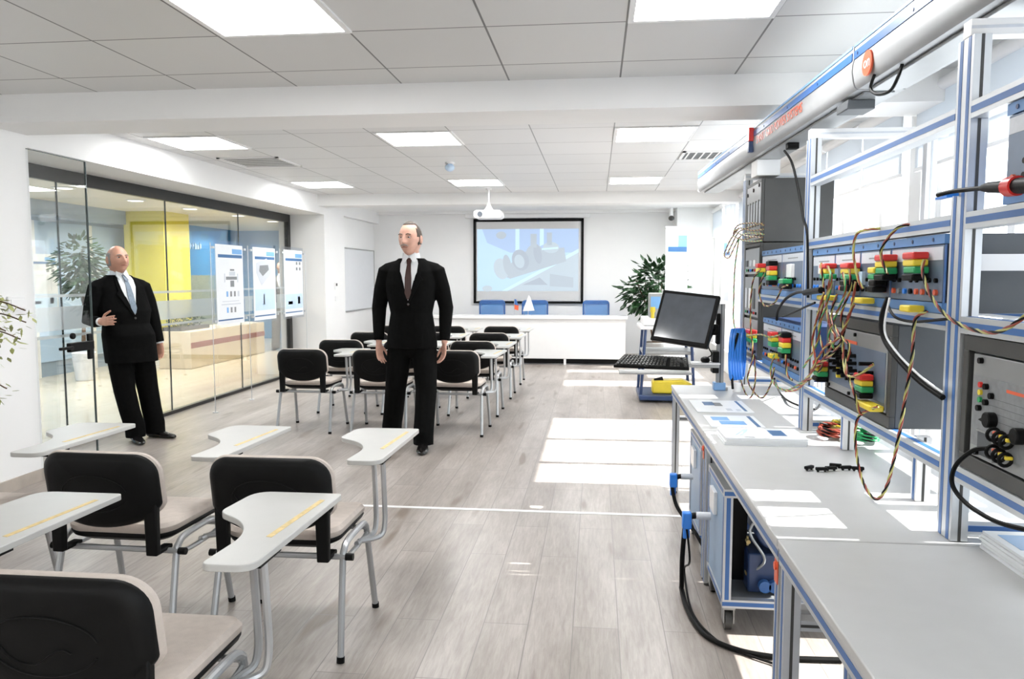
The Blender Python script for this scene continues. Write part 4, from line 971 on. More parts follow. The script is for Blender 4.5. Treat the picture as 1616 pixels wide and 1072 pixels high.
for y0, y1, lab in ((0.62, 2.178, 'long grey-topped workbench nearest the camera on the right, papers stacked on its back'), (2.184, 3.695, 'grey-topped workbench with black plugs and a hanging cable, second from the camera'), (3.70, 5.285, 'grey-topped workbench with two loose brochures, farthest from the camera')):
    t = thing('workbench', (0, 0, 0), lab, 'workbench', 'row of workbenches')
    MB().box(.515, 1.32, y0, y1, .716, .74).build('bench_top', 'bench', t, bevel=.003)
    for x in (.525, 1.265):
        for y in (y0 + .01, y1 - .055): strips(MB(), x, x + .045, y, y + .045, 0.015, .67, AB('-x') + [('-y', 2), ('+y', 2)]).cyl((x + .022, y + .022, 0), (x + .022, y + .022, .02), .02, n=12, mi=2).build('leg', PR, t)
    strips(MB(), .52, .565, y0 + .004, y1 - .004, .671, .716, AB('-x')).build('front_rail', PR, t)
    strips(MB(), 1.265, 1.31, y0 + .004, y1 - .004, .671, .716, AB('-x')).build('rear_rail', PR, t)
    for y in (y0 + .01, y1 - .055):
        strips(MB(), .571, 1.264, y, y + .045, .671, .716, [('-y', 2)]).build('end_rail', PR, t); strips(MB(), .571, 1.264, y, y + .045, .50, .53, [('-y', 2)]).build('stretcher', PR, t)
    MB().box(.5215, .524, y0 + .012, y0 + .05, .60, .668).cyl((.524, y0 + .03, .65), (.516, y0 + .03, .65), .012, n=12).build('end_tag', 'orange', t)

# ---------------- equipment frames standing on the benches ----------------
FR = thing('equipment_frame', (0, 0, 0), 'tall aluminium and blue rack frame standing on the row of benches', 'rack frame')
X0 = .99
UY = [.70, 2.21, 3.755, 5.34]
for i, y in enumerate(UY):
    strips(MB(), X0, X0 + .045, y, y + .09, .742, 2.12, AB('-x', '+x') + [('-y', 2)]).build('upright', PR, FR)
    strips(MB(), 1.50, 1.545, y, y + .045, 0, 2.12, [('-y', 2)]).build('upright', ['white', 'blue', 'plight'], FR)
    strips(MB(), X0, 1.60, y + .02, y + .065, 2.122, 2.165, [('-y', 2)]).build('cross_rail', ['white', 'blue', 'plight'], FR)
    strips(MB(), X0 + .05, 1.31, y + .05, y + .085, .742, .785, [('-y', 1)]).build('foot_rail', PR, FR)
for i in range(3):
    y0, y1 = UY[i] + .09, UY[i + 1]
    for z in (1.90, 1.607, 1.325, .915):
        if i == 2 and z > 1.4: continue
        strips(MB(), X0, X0 + .045, y0 + .001, 4.85 if (i == 2 and z > 1) else y1 - .001, z, z + .045, AB('-x', '+z')).build('rail', PR, FR)
        if z < 1.4: strips(MB(), 1.50, 1.54, y0 + .001, y1 - .001, z, z + .04, AB('-x')).build('rail', ['white', 'blue', 'dark'], FR)
    for z in (.915, 1.325):
        if i == 2 and z > 1: continue
        strips(MB(), X0 + .10, 1.499, y1 - .05, y1 - .01, z, z + .04, [('-y', 1)]).build('cross_rail', PR, FR)
    if i < 2: MB().box(X0 + .05, X0 + .054, y0 + .002, y1 - .002, 1.945, 1.956).build('dark_edge', 'dark', FR)
for y in (3.35, 2.60): strips(MB(), 1.05, 1.095, y, y + .04, .742, .955, AB('-x') + [('-y', 2)]).build('short_post', ['white', 'blue', 'dark'], FR)
strips(MB(), 1.05, 1.095, .80, 3.75, .895, .914, AB('-x')).build('shelf_rail', PR, FR)

# overhead cable trunking
td = thing('overhead_trunking', (.868, 6.85, 2.205), 'long silver and blue overhead trunking with orange lettering above the frames', 'trunking', rz=-math.atan2(1.006 - .849, 7.025 - 2.266) * -1)
sec = [(.018, 0), (.006, .010), (0, .030), (-.006, .065), (-.004, .095), (0, .110), (0, .166), (.03, .172), (.20, .172), (.20, .0)]
sec = [(a, c) for a, c in sec]
for (ya, yb, nm) in ((-3.66, 0, 'a'), (-6.6, -3.672, 'b')):
    MB().prism(sec, ya, yb, 'y').build('housing', 'trunk', td)
    MB().box(-.0035, 0, ya + .01, yb - .002, .112, .142, 0).build('blue_stripe', 'blue', td, smooth=0)
    MB().box(-.003, .0, ya + .01, yb - .002, .158, .168, 0).build('upper_stripe', 'lblue', td, smooth=0)
    MB().box(.05, .17, ya + .02, yb - .02, -.012, .0).build('underside_cover', 'panel', td, bevel=.004)
    MB().box(.0, .20, ya if nm == 'b' else yb - .0, (ya if nm == 'b' else yb) + .004, .0, .17).build('end_cap', 'white', td)
for i in range(13):
    y = -.35 - .48 * i
    MB().cyl((-.0055, y, .127), (-.0033, y, .127), .006, n=10).build('screw', 'navy', td)
def text(s, size, loc, rot, m, parent, name='lettering', align='LEFT', ext=.0006):
    c = bpy.data.curves.new(name, 'FONT'); c.resolution_u = 4; c.body = s; c.size = size; c.align_x = align; c.extrude = ext
    tmp = bpy.data.objects.new(name, c); COL.objects.link(tmp); bpy.context.view_layer.update()
    me = bpy.data.meshes.new_from_object(tmp.evaluated_get(bpy.context.evaluated_depsgraph_get())); bpy.data.objects.remove(tmp); me.materials.clear(); me.materials.append(M[m])
    o = bpy.data.objects.new(name, me); COL.objects.link(o); o.parent = parent
    o.location = loc; o.rotation_euler = rot; return o
text('SMART GRID POWER SYSTEMS', .066, (-.0075, -2.12, .052), (R(90), 0, R(-90)), 'orange', td)
e = MB().cyl((-.012, -3.83, .058), (-.004, -3.83, .058), .046, n=32).build('round_emblem', 'orange', td)
text('on', .060, (-.0128, -3.80, .042), (R(90), 0, R(-90)), 'white', e)
MB().box(-.03, .0, -2.03, -1.99, .085, .165, 0).box(-.03, .0, -2.03, -1.99, .02, .084, 1).build('indicator_block', ['red', 'navy'], td, bevel=.004)
MB().box(.04, .18, -1.95, -1.80, -.11, -.012).build('support_bracket', 'white', td, bevel=.003)
MB().box(.06, .12, -2.55, -2.50, -.045, -.012).build('socket', 'black', td, bevel=.004)
MB().box(.02, .13, -3.55, -3.42, -.05, -.012).build('socket_box', 'mid', td, bevel=.004)
def cable(name, pts, r, m, lab, cat='cable', group=None, sub=8, n=7):
    o = MB().tube(smooth_path(pts, sub), r, n).build(name, m); return tag(o, lab, cat, group)
cable('power_cable', [(1.000, 2.988, 2.211), (1.000, 3.022, 2.170), (1.000, 2.947, 2.132), (1.010, 2.854, 2.123), (1.020, 2.812, 2.162), (1.040, 2.832, 2.213), (1.050, 2.817, 2.238)], .006, 'black', 'short black cable looping below the overhead trunking near its emblem')
cable('power_cable', [(0.930, 4.025, 2.105), (0.940, 3.906, 2.026), (0.960, 3.851, 1.892), (0.970, 3.783, 1.751), (0.975, 3.726, 1.668), (0.978, 3.693, 1.380)], .006, 'black', 'thin black cable running from the trunking down the face of an upright')

# instrument cabinets
def cabinet(name, y0, y1, z0, z1, depth, label, cat='instrument cabinet', group=None, xf=1.0, body='dark', inset=.04, side='mid'):
    t = thing(name, (xf, (y0 + y1) / 2, z0), label, cat, group); h = (y1 - y0) / 2; H = z1 - z0
    MB().box(.012, depth, -h, h, 0, H, 0).build('casing', side, t, bevel=.004)
    f = MB()
    f.box(-.006, .012, -h, h, H - inset, H); f.box(-.006, .012, -h, h, 0, inset); f.box(-.006, .012, -h, -h + inset * .7, inset, H - inset); f.box(-.006, .012, h - inset * .7, h, inset, H - inset)
    f.build('front_frame', body, t, bevel=.002)
    return t, h, H
RX90 = (R(90), 0, R(-90))
# black test cabinet in the middle bay
t, h, H = cabinet('instrument_cabinet', 2.70, 3.44, .962, 1.315, .42, 'black instrument cabinet with rows of plugs on the lower shelf of the middle bay')
pn = MB().box(-.004, .010, -h + .045, h - .045, .045, H - .045, 0).build('front_panel', 'panel', t, bevel=.002)
MB().box(-.0055, -.004, -h + .055, h - .055, .075, H - .10).build('face_sheet', 'modf', pn, smooth=0)
MB().box(-.0062, -.0054, -.02, .16, H - .098, H - .086).build('red_print', 'orange', pn, smooth=0)
for y, z in ((-h + .06, H - .06), (h - .06, H - .06), (-h + .06, .058), (h - .06, .058), (.0, H - .06), (.05, .058)): MB().cyl((-.012, y, z), (-.004, y, z), .007, n=10).build('screw', 'black', pn)
for r_ in range(4):
    for c_ in range(5):
        y = .20 - .052 * c_ - .018 * r_ * .5; z = H - .125 - .028 * r_ - .004 * c_
        MB().cyl((-.05, y, z), (-.005, y, z), .0075, n=8).build('black_plug', 'black', pn)
for r_ in range(4): MB().cyl((-.055, -.20, H - .15 - .033 * r_), (-.005, -.20, H - .15 - .033 * r_), .007, n=8).build('black_plug', 'black', pn)
for y, z in ((.14, .13), (-.10, .10)): MB().box(-.03, -.005, y - .008, y + .008, z - .022, z + .022).build('yellow_plug', 'yellow', pn, bevel=.003)
# near cabinet with knobs
t, h, H = cabinet('instrument_cabinet', 1.42, 2.195, .962, 1.322, .42, 'black instrument cabinet with rotary knobs at the right picture edge')
pn = MB().box(-.004, .010, -h + .045, h - .055, .045, H - .045, 0).build('front_panel', 'panel', t, bevel=.002)
MB().box(-.0055, -.004, -h + .055, h - .062, .075, H - .10).build('face_sheet', 'pgrey', pn, smooth=0)
MB().box(-.0062, -.0054, .0, .16, H - .125, H - .117).build('red_print', 'orange', pn, smooth=0)
for i in range(4): MB().box(-.0059, -.0054, .0, .24, H - .15 - .018 * i, H - .1492 - .018 * i).build('printed_line', 'mid', pn, smooth=0)
for y, z in ((h - .10, H - .06), (h - .10, .06), (.0, H - .06), (0, .06)): MB().cyl((-.014, y, z), (-.004, y, z), .008, n=10).build('screw', 'black', pn)
k = 0
for y, z, m_ in ((.282, .238, 'red'), (.282, .218, 'yellow'), (.282, .199, 'green')): MB().cyl((-.012, y, z), (-.004, y, z), .0075, n=10).build('socket_' + m_, m_, pn)
for y, z in ((.252, .237), (.224, .217), (.250, .197), (.284, .177)): MB().cyl((-.015, y, z), (-.004, y, z), .008, n=10).build('socket', 'black', pn)
for y, z in ((.212, .158), (.080, .144), (-.08, .16)):
    kb = MB().cyl((-.028, y, z), (-.004, y, z), .020, n=20).build('rotary_knob', 'black', pn, bevel=.003); MB().prism([(y + .0, z + .012), (y + .042, z - .006), (y, z - .012)], -.024, -.008, 'x').build('pointer', 'black', kb)
for r_, z in enumerate((.128, .085)):
    for c_ in range(3):
        y = .178 - .030 * c_; rg = MB(); p = [(-.022 + .015 * math.cos(R(a)), y, z - .003 * c_ + .015 * math.sin(R(a))) for a in range(0, 361, 24)]
        rg.tube(p, .0045, 7, caps=False); rg.build('jumper_ring', 'black', pn)
        MB().box(-.030, -.012, y - .018, y - .008, z + .002 - .003 * c_, z + .011 - .003 * c_).build('jumper_tip', 'yellow' if c_ else 'orange', pn, bevel=.003)
MB().box(-.006, -.004, .215, .290, .055, .115).build('inlet_plate', 'mid', pn, smooth=0)
f = MB(); f.box(-.008, -.004, .208, .213, .05, .120); f.box(-.008, -.004, .208, .295, .116, .121); f.build('inlet_frame', 'panel', pn)
cable('power_cable', [(0.985, 2.019, 1.048), (0.960, 2.046, 1.035), (0.940, 2.089, 0.985), (0.940, 2.102, 0.931), (0.950, 2.043, 0.898), (0.970, 1.941, 0.886), (1.000, 1.848, 0.894)], .006, 'black', 'black power cable looping out of the near knobbed cabinet past the upright')

# blue module cases
def modcase(name, y0, y1, z0, z1, widths, label, depth=.24, rows=1, seed=1, group=None, body='navy', xf=1.0):
    t = thing(name, (xf, (y0 + y1) / 2, z0), label, 'module case', group); h = (y1 - y0) / 2; H = z1 - z0; rn = random.Random(seed)
    MB().box(.010, depth, -h, h, 0, H).build('casing', body, t, bevel=.003)
    MB().box(-.004, .010, -h, h, H - .028, H).build('top_strip', 'cblue', t); MB().box(-.004, .010, -h, h, 0, .030).build('bottom_strip', 'cblue', t)
    for k in range(9):
        y = h - 2 * h * (k + .5) / 9; MB().cyl((-.006, y, H - .014), (-.004, y, H - .014), .006, n=8).build('screw', 'navy', t)
    y = h; tot = sum(widths)
    for i, w in enumerate(widths):
        ww = 2 * h * w / tot
        p = MB().box(-.002, .010, y - ww + .006, y - .006, .032, H - .030, 0).build('module_panel', 'modf', t, bevel=.002)
        MB().box(-.0028, -.0018, y - ww + .010, y - .010, H - .075, H - .036).build('label_strip', 'plight', p, smooth=0)
        MB().box(-.0034, -.0027, y - ww * .75, y - ww * .3, H - .060, H - .055).build('printed_line', 'pgrey', p, smooth=0)
        MB().box(.0, .002, y - ww - .006, y - ww + .006, .03, H - .03).build('divider', 'blue', t)
        for k in range(max(2, int(ww / .05))):
            yy = y - .02 - (ww - .04) * (k + .5) / max(2, int(ww / .05))
            MB().cyl((-.010, yy, .060), (-.002, yy, .060), .009, n=10).build('socket', rn.choice(['black', 'blueb', 'black', 'orange', 'panel']), p)
            if rn.random() < .6: MB().cyl((-.010, yy, .095), (-.002, yy, .095), .007, n=8).build('socket', 'black', p)
        y -= ww
    return t
mc = modcase('module_case', 2.345, 3.70, 1.372, 1.602, [.33, .31, .30, .40], 'long blue and grey module case full of sockets and coloured plugs, middle bay', seed=3, body='mid')
MB().box(-.012, .0, .50, .56, .115, .165).build('breaker_switch', 'wgloss', mc, bevel=.004)
MB().box(-.016, -.002, -.03, .035, .075, .125).build('display', 'psky', mc, smooth=0); MB().box(-.016, -.002, .30, .34, .09, .14).build('display', 'psky', mc, smooth=0)
t = modcase('module_case', 3.86, 4.80, 1.372, 1.63, [.5, .44], 'blue and grey module case with a white switch, upper shelf of the far bay', seed=5)
MB().box(-.02, .0, -.30, -.20, .10, .17).build('breaker_switch', 'wgloss', t, bevel=.004)
t = modcase('module_case', 3.86, 4.72, .962, 1.235, [.5, .44], 'blue and grey module case with plugs on the lower shelf of the far bay', seed=8)
t = modcase('module_case', 1.2, 2.035, 1.655, 1.898, [.45, .4], 'blue and slate module case high at the right picture edge', seed=9, body='blue')
# tall grey racks at the far end of the frame
t, h, H = cabinet('test_cabinet', 4.86, 5.33, 1.69, 2.075, .42, 'dark grey test cabinet with upright slots, topmost at the far end of the frame', 'instrument cabinet', side='dark', inset=.02)
pn = MB().box(-.005, .010, -h + .02, h - .02, .02, H - .02).build('front_panel', 'panel', t, bevel=.002)
for i in range(5): MB().box(-.009, -.004, h - .05 - .085 * i - .022, h - .05 - .085 * i, .10, .26).build('slot', 'dark', pn); MB().box(-.008, -.004, h - .05 - .085 * i - .060, h - .05 - .085 * i - .03, .11, .25).build('slot_cover', 'plight', pn)
for y, z in ((.18, .32), (0, .335), (-.17, .35), (-.17, .05), (.1, .05)): MB().cyl((-.010, y, z), (-.004, y, z), .012, n=10).build('knob', 'black', pn)
t, h, H = cabinet('test_cabinet', 4.86, 5.33, .962, 1.686, .42, 'tall grey test cabinet hung with cables beneath the slotted dark one', 'instrument cabinet', side='dark', inset=.02)
for j, (a, c) in enumerate(((.02, .25), (.26, .52), (.53, .70))):
    pn = MB().box(-.005, .010, -h + .02, h - .02, a, c - .008).build('front_panel', 'panel', t, bevel=.002)
    for i in range(3): MB().box(-.010, -.004, -.12 + .12 * i, -.06 + .12 * i, a + .05, c - .08).build('meter_window', ['plight', 'mid', 'print'][(i + j) % 3], pn, bevel=.002)
    for i in range(6): MB().cyl((-.012, -.17 + .065 * i, a + .025), (-.004, -.17 + .065 * i, a + .025), .009, n=8).build('socket', ['black', 'red', 'black', 'blueb', 'black', 'green'][i], pn)
strips(MB(), X0 + .05, 1.499, 2.225, 2.27, 1.495, 1.54, []).build('cross_rail', ['white', 'blue', 'dark'], FR)

# coloured stacking plugs
def stack(p, w, cols, label, group='coloured plug stacks on the module cases', hgt=.021, wires=True):
    t = thing('plug_stack', p, label, 'plug stack', group)
    for i, m_ in enumerate(cols):
        z = -i * (hgt + .001); sh = .004 * math.sin(i * 2.1)
        MB().box(-.048 + abs(sh), 0, -w / 2 + sh, w / 2 + sh, z - hgt, z).build(m_ + '_plug', m_, t, bevel=.005)
    return t
RYGK = ['red', 'yellow', 'green', 'black']
SX = .995
for px, (p, w, cols, lab) in enumerate([
    ((0.992, 2.474, 1.553), .085, RYGK, 'red, yellow and green plug stack alone on the nearest wide module'),
    ((0.992, 2.715, 1.552), .085, RYGK, 'red, yellow, green and black plug stack under the looped cable, second from the near end'),
    ((0.992, 3.080, 1.531), .10, RYGK + ['black'], 'widest red, yellow and green plug stack in the middle of the module case'),
    ((0.992, 3.365, 1.533), .09, RYGK[:3], 'small red, yellow and green plug stack beside the white switch of the middle bay'),
    ((0.990, 2.785, 1.511), .06, ['yellow', 'green', 'black', 'black'], 'yellow, green and black plug stack next to the grey tester'),
    ((0.990, 2.480, 1.391), .075, ['yellow'], 'single yellow plug bar near the upright, over the black cable'),
    ((0.990, 2.922, 1.402), .12, ['yellow'], 'long yellow plug bar below the middle of the module case'),
    ((0.990, 3.361, 1.400), .13, ['yellow'], 'long yellow plug bar below the far end of the module case')]):
    stack(p, w, cols, lab)
for p, w, cols, lab in [
    ((0.985, 2.865, 1.130), .075, RYGK, 'red, yellow and green plug stack on the black cabinet panel'),
    ((0.985, 3.401, 1.117), .07, RYGK, 'red, yellow and green plug stack at the far edge of the black cabinet'),
    ((0.985, 2.798, 1.035), .15, ['yellow'], 'long yellow plug bar low on the black cabinet')]:
    stack(p, w, cols, lab, 'plug stacks on the black cabinet')
for p, w, cols, lab in [
    ((0.990, 4.691, 1.555), .08, RYGK[:3], 'small red and yellow plug stack by the tall test cabinet edge'),
    ((0.990, 4.402, 1.564), .08, ['black'] + RYGK, 'tall black-topped plug stack on the far upper module case'),
    ((0.990, 4.082, 1.467), .10, ['green', 'black'], 'green plug over a black one on the far upper module case'),
    ((0.990, 4.310, 1.177), .09, RYGK[:3], 'red, yellow and green plug stack on the far lower module case, left one'),
    ((0.990, 4.063, 1.194), .09, ['black'] + RYGK, 'black-topped plug stack on the far lower module case, right one'),
    ((0.990, 5.328, 1.129), .12, RYGK[:3], 'red, yellow and green plug stack on the tall grey test cabinet, farther one'),
    ((0.990, 4.913, 1.149), .12, RYGK[:3], 'red, yellow and green plug stack on the tall grey test cabinet, nearer one'),
    ((0.990, 4.296, 1.060), .08, ['yellow'], 'small yellow plug low on the far lower module case')]:
    stack(p, w, cols, lab, 'plug stacks in the far bay', .026)
t = MB().prism([(-.03, 0), (.03, 0), (.036, .05), (.02, .075), (-.02, .075), (-.036, .05)], -.02, 0, 'x', 0).box(-.0215, -.02, -.022, .022, .012, .035, 1).build('hand_tester', ['plight', 'pgrey'], smooth=0, bevel=.002)
put(t, (0.988, 2.843, 1.431)); tag(t, 'little grey tester with a dark display hanging among the plugs', 'tester')

# braided test leads
def braid(pts, lab, r=.0036, cols=('bred', 'byel', 'black'), group=None, tw=34.0, name='braided_lead'):
    path = smooth_path(pts, 7); b = MB(); m_ = len(cols)
    acc = [0]
    for i in range(1, len(path)): acc.append(acc[-1] + (path[i] - path[i - 1]).length)
    for s_ in range(m_):
        q = []; a = Vector((1, 0, 0))
        nstep = max(8, int(acc[-1] / .010)); j = 0
        for k in range(nstep + 1):
            L_ = acc[-1] * k / nstep
            while j < len(acc) - 2 and acc[j + 1] < L_: j += 1
            f_ = (L_ - acc[j]) / max(1e-6, acc[j + 1] - acc[j]); p = path[j].lerp(path[j + 1], min(1, f_)); t = (path[j + 1] - path[j]).normalized()
            a = (a - t * a.dot(t)); a = a.normalized() if a.length > 1e-5 else t.orthogonal(); c = t.cross(a); ang = L_ * tw * 2 + 2 * math.pi * s_ / m_
            q.append(p + (a * math.cos(ang) + c * math.sin(ang)) * r * .75)
        b.tube(q, r * .72, 6, s_)
    return tag(b.build(name, list(cols)), lab, 'cable', group)
TL = ['swinging low at the far end', 'crossing towards the upright at mid height', 'short and ending in mid air', 'turning back under the cabinet corner', 'starting under the widest plug stack', 'hugging the upright', 'reaching the black cabinet corner', 'lowest, sweeping into the far bay']
G = 'braided test leads in the middle bay'
braid([(0.940, 2.842, 1.437), (0.930, 2.868, 1.471), (0.930, 2.926, 1.563), (0.940, 2.930, 1.632), (0.960, 2.860, 1.646), (1.000, 2.840, 1.646)], 'yellow-green braided lead arching over the rail above the middle modules', cols=('byel', 'bred', 'byel'), group=G)
braid([(0.930, 2.592, 1.488), (0.930, 2.655, 1.555), (0.940, 2.622, 1.605), (0.970, 2.611, 1.639), (1.000, 2.579, 1.644)], 'red-black braided lead arching over the rail beside the yellow-green one', cols=('bred', 'black', 'byel'), group=G)
braid([(0.940, 2.342, 1.527), (0.930, 2.322, 1.491), (0.920, 2.240, 1.429), (0.910, 2.126, 1.382), (0.910, 2.018, 1.356), (0.910, 1.893, 1.349), (0.910, 1.811, 1.365), (0.920, 1.734, 1.408)], 'long braided lead sagging across the upright to the right picture edge', group=G)
braid([(0.940, 2.309, 1.379), (0.930, 2.360, 1.352), (0.920, 2.342, 1.251), (0.920, 2.376, 1.134), (0.915, 2.405, 0.994), (0.910, 2.457, 0.843), (0.905, 2.511, 0.775), (0.905, 2.589, 0.760), (0.910, 2.706, 0.798), (0.920, 2.799, 0.888), (0.930, 2.825, 0.963), (0.940, 2.794, 0.999), (0.950, 2.685, 1.040)], 'long braided lead hanging in a deep loop down to the bench', r=.0038, group=G)
braid([(0.940, 2.930, 1.378), (0.930, 2.969, 1.318), (0.930, 3.012, 1.231), (0.920, 2.909, 1.123), (0.920, 2.832, 1.065), (0.930, 2.803, 1.001), (0.940, 2.793, 0.992)], 'braided lead running down the far edge of the black cabinet', r=.0038, group=G)
braid([(0.930, 3.006, 1.184), (0.920, 2.930, 1.121), (0.920, 2.825, 1.125), (0.940, 2.809, 1.141), (0.955, 2.757, 1.176)], 'yellow braided lead crossing to the plugs of the black cabinet', cols=('byel', 'bred', 'byel'), group=G)
HANG = [[(0.945, 3.381, 1.536), (0.945, 3.328, 1.390), (0.945, 3.386, 1.254), (0.945, 3.301, 1.154), (0.945, 3.383, 1.064), (0.945, 3.661, 0.975)],
  [(0.940, 3.218, 1.495), (0.940, 3.272, 1.366), (0.940, 3.210, 1.279), (0.940, 3.139, 1.233), (0.940, 3.282, 1.142), (0.940, 3.559, 1.012)],
  [(0.935, 3.057, 1.494), (0.935, 3.019, 1.423), (0.935, 3.132, 1.321), (0.935, 3.206, 1.240), (0.935, 3.134, 1.196)],
  [(0.930, 2.969, 1.506), (0.930, 2.947, 1.436), (0.930, 3.039, 1.338), (0.930, 3.014, 1.255), (0.930, 3.147, 1.169), (0.930, 3.388, 1.090)],
  [(0.925, 2.878, 1.460), (0.925, 2.903, 1.379), (0.925, 2.959, 1.307), (0.925, 3.057, 1.240), (0.925, 3.217, 1.193), (0.925, 3.407, 1.074)],
  [(0.920, 3.202, 1.520), (0.920, 3.147, 1.470), (0.920, 3.187, 1.382), (0.920, 3.265, 1.301), (0.920, 3.325, 1.191), (0.920, 3.510, 1.075)],
  [(0.915, 3.059, 1.410), (0.915, 3.113, 1.322), (0.915, 2.995, 1.257), (0.915, 2.890, 1.230), (0.915, 2.898, 1.171)],
  [(0.910, 3.207, 1.414), (0.910, 3.284, 1.313), (0.910, 3.347, 1.203), (0.910, 3.298, 1.114), (0.910, 3.524, 0.982), (0.910, 3.773, 0.928)]]
FAR_LEADS = [([(0.940, 4.566, 1.784), (0.940, 4.895, 1.783), (0.940, 5.275, 1.774), (0.940, 5.506, 1.708), (0.940, 5.705, 1.644)], 'dark braided lead over the edge of the slotted test cabinet'),
  ([(0.940, 4.528, 1.746), (0.940, 4.853, 1.758), (0.940, 5.233, 1.796), (0.940, 5.417, 1.782), (0.940, 5.009, 1.735), (0.940, 4.539, 1.700)], 'second thick braided lead draped across the slotted test cabinet'),
  ([(0.940, 4.507, 1.716), (0.940, 4.774, 1.738), (0.940, 5.138, 1.750), (0.940, 5.223, 1.721), (0.940, 4.844, 1.692), (0.940, 4.554, 1.683)], 'lowest braided lead draped across the slotted test cabinet'),
  ([(0.940, 4.514, 1.770), (0.940, 4.859, 1.804), (0.940, 5.327, 1.819), (0.940, 5.463, 1.759), (0.940, 5.069, 1.714), (0.940, 4.594, 1.728)], 'thick red-brown braided lead draped across the slotted test cabinet'),
  ([(0.940, 5.278, 1.799), (0.940, 5.611, 1.731), (0.940, 5.843, 1.639), (0.940, 5.647, 1.611), (0.940, 5.451, 1.671), (0.940, 5.270, 1.736)], 'small braided loop hanging off the slotted test cabinet'),
  ([(0.940, 5.268, 1.723), (0.940, 5.386, 1.549), (0.940, 5.406, 1.333), (0.940, 5.382, 1.160), (0.940, 5.184, 1.088)], 'braided lead hanging down the outer edge of the tall test cabinet'),
  ([(0.940, 4.567, 1.520), (0.940, 4.775, 1.446), (0.940, 4.824, 1.232), (0.940, 4.719, 1.009), (0.940, 4.852, 0.837), (0.940, 4.475, 0.786), (0.940, 4.245, 0.885), (0.940, 4.154, 0.999)], 'braided lead looping below the tall test cabinet'),
  ([(0.940, 4.464, 1.501), (0.940, 4.586, 1.392), (0.940, 4.441, 1.317), (0.940, 4.196, 1.339), (0.940, 4.037, 1.419), (0.940, 3.910, 1.436)], 'yellow braided lead sagging on the far upper module case'),
  ([(0.940, 4.162, 1.066), (0.940, 4.240, 0.972), (0.940, 4.144, 0.913), (0.940, 3.898, 0.916), (0.940, 3.643, 0.983), (0.940, 3.423, 1.072)], 'braided lead sagging from the far lower module case to the upright'),
  ([(0.940, 3.919, 1.091), (0.940, 3.883, 1.000), (0.940, 3.782, 0.982)], 'short braided lead dropping from the yellow plug of the far lower case'),
  ([(0.940, 5.096, 1.095), (0.940, 5.207, 0.917), (0.940, 5.010, 0.775), (0.940, 4.761, 0.741), (0.940, 4.627, 0.868), (0.940, 4.682, 1.013)], 'braided lead looped beside the blue cable coil'),
  ([(0.940, 4.888, 1.111), (0.940, 4.520, 1.146), (0.940, 4.278, 1.151), (0.940, 4.036, 1.183)], 'short braided lead strung between the far plug stacks')]
for i in range(len(HANG)):
    c = [('bred', 'byel', 'black'), ('bred', 'byel', 'bred'), ('byel', 'bred', 'green')][i % 3]
    cv = HANG[i]
    braid(cv, 'braided lead in the tangle by the far upright, ' + TL[i], r=.0036, cols=c, group='tangle of braided leads by the upright')
far = FAR_LEADS
for i, (cv, lab) in enumerate(far):
    braid(cv, lab, r=.0036, cols=[('bred', 'byel', 'black'), ('byel', 'black', 'bred'), ('byel', 'green', 'bred')][i % 3], group='braided leads of the far bay')
cable('black_lead', [(0.930, 3.484, 1.408), (0.930, 3.698, 1.404), (0.940, 3.952, 1.367), (0.950, 4.149, 1.301), (0.960, 4.216, 1.247)], .007, 'black', 'black lead curving over the lower rail of the far bay')
cable('black_lead', [(0.930, 3.401, 1.367), (0.930, 3.580, 1.338), (0.940, 3.820, 1.303), (0.960, 4.092, 1.271)], .005, 'black', 'thin black lead beside the upright of the far bay')
cable('probe_cable', [(0.930, 3.314, 1.422), (0.930, 3.436, 1.415), (0.930, 3.566, 1.406)], .014, 'black', 'thick black probe grip across the far upright of the middle bay', 'probe')
cable('power_cable', [(0.930, 2.573, 1.411), (0.920, 2.593, 1.349), (0.920, 2.576, 1.289), (0.930, 2.502, 1.235), (0.955, 2.378, 1.172), (0.978, 2.269, 1.137)], .009, 'black', 'thick black cable dropping from the modules across the dark cabinet side')
cable('white_cable', [(0.925, 2.549, 1.412), (0.915, 2.553, 1.311), (0.925, 2.490, 1.252), (0.950, 2.367, 1.189), (0.975, 2.263, 1.152)], .0035, 'print', 'thin white cable lying along the thick black one')
cable('black_lead', [(0.960, 2.665, 1.388), (0.950, 2.569, 1.351), (0.950, 2.429, 1.343), (0.950, 2.257, 1.358), (0.960, 2.203, 1.365)], .0045, 'black', 'thin black lead lying along the lower blue rail of the middle bay')
# probe tied to the near upright
t = thing('tied_probe', (0, 0, 0), 'black probe cable with a red ring, tied to the near upright', 'probe')
MB().tube(smooth_path([(0.930, 2.245, 1.702), (0.940, 2.192, 1.705), (0.950, 2.108, 1.702), (0.950, 2.036, 1.697)], 5), [.006] * 15 + [.007], 10).build('lead', 'black', t)
MB().tube([(0.950, 2.043, 1.698), (0.950, 2.012, 1.696), (0.950, 1.918, 1.687)], [.008, .013, .0155], 14).build('grip', 'black', t)
MB().tube([(0.950, 1.918, 1.687), (0.950, 1.880, 1.685)], [.023, .023], 16).build('red_ring', 'red', t); MB().tube([(0.950, 1.880, 1.685), (0.950, 1.793, 1.677)], [.018, .018], 14).build('plug_body', 'black', t)
MB().box(.935, .989, 2.255, 2.262, 1.700, 1.708).box(.93, .945, 2.19, 2.26, 1.690, 1.696).build('cable_tie', 'blueb', t)

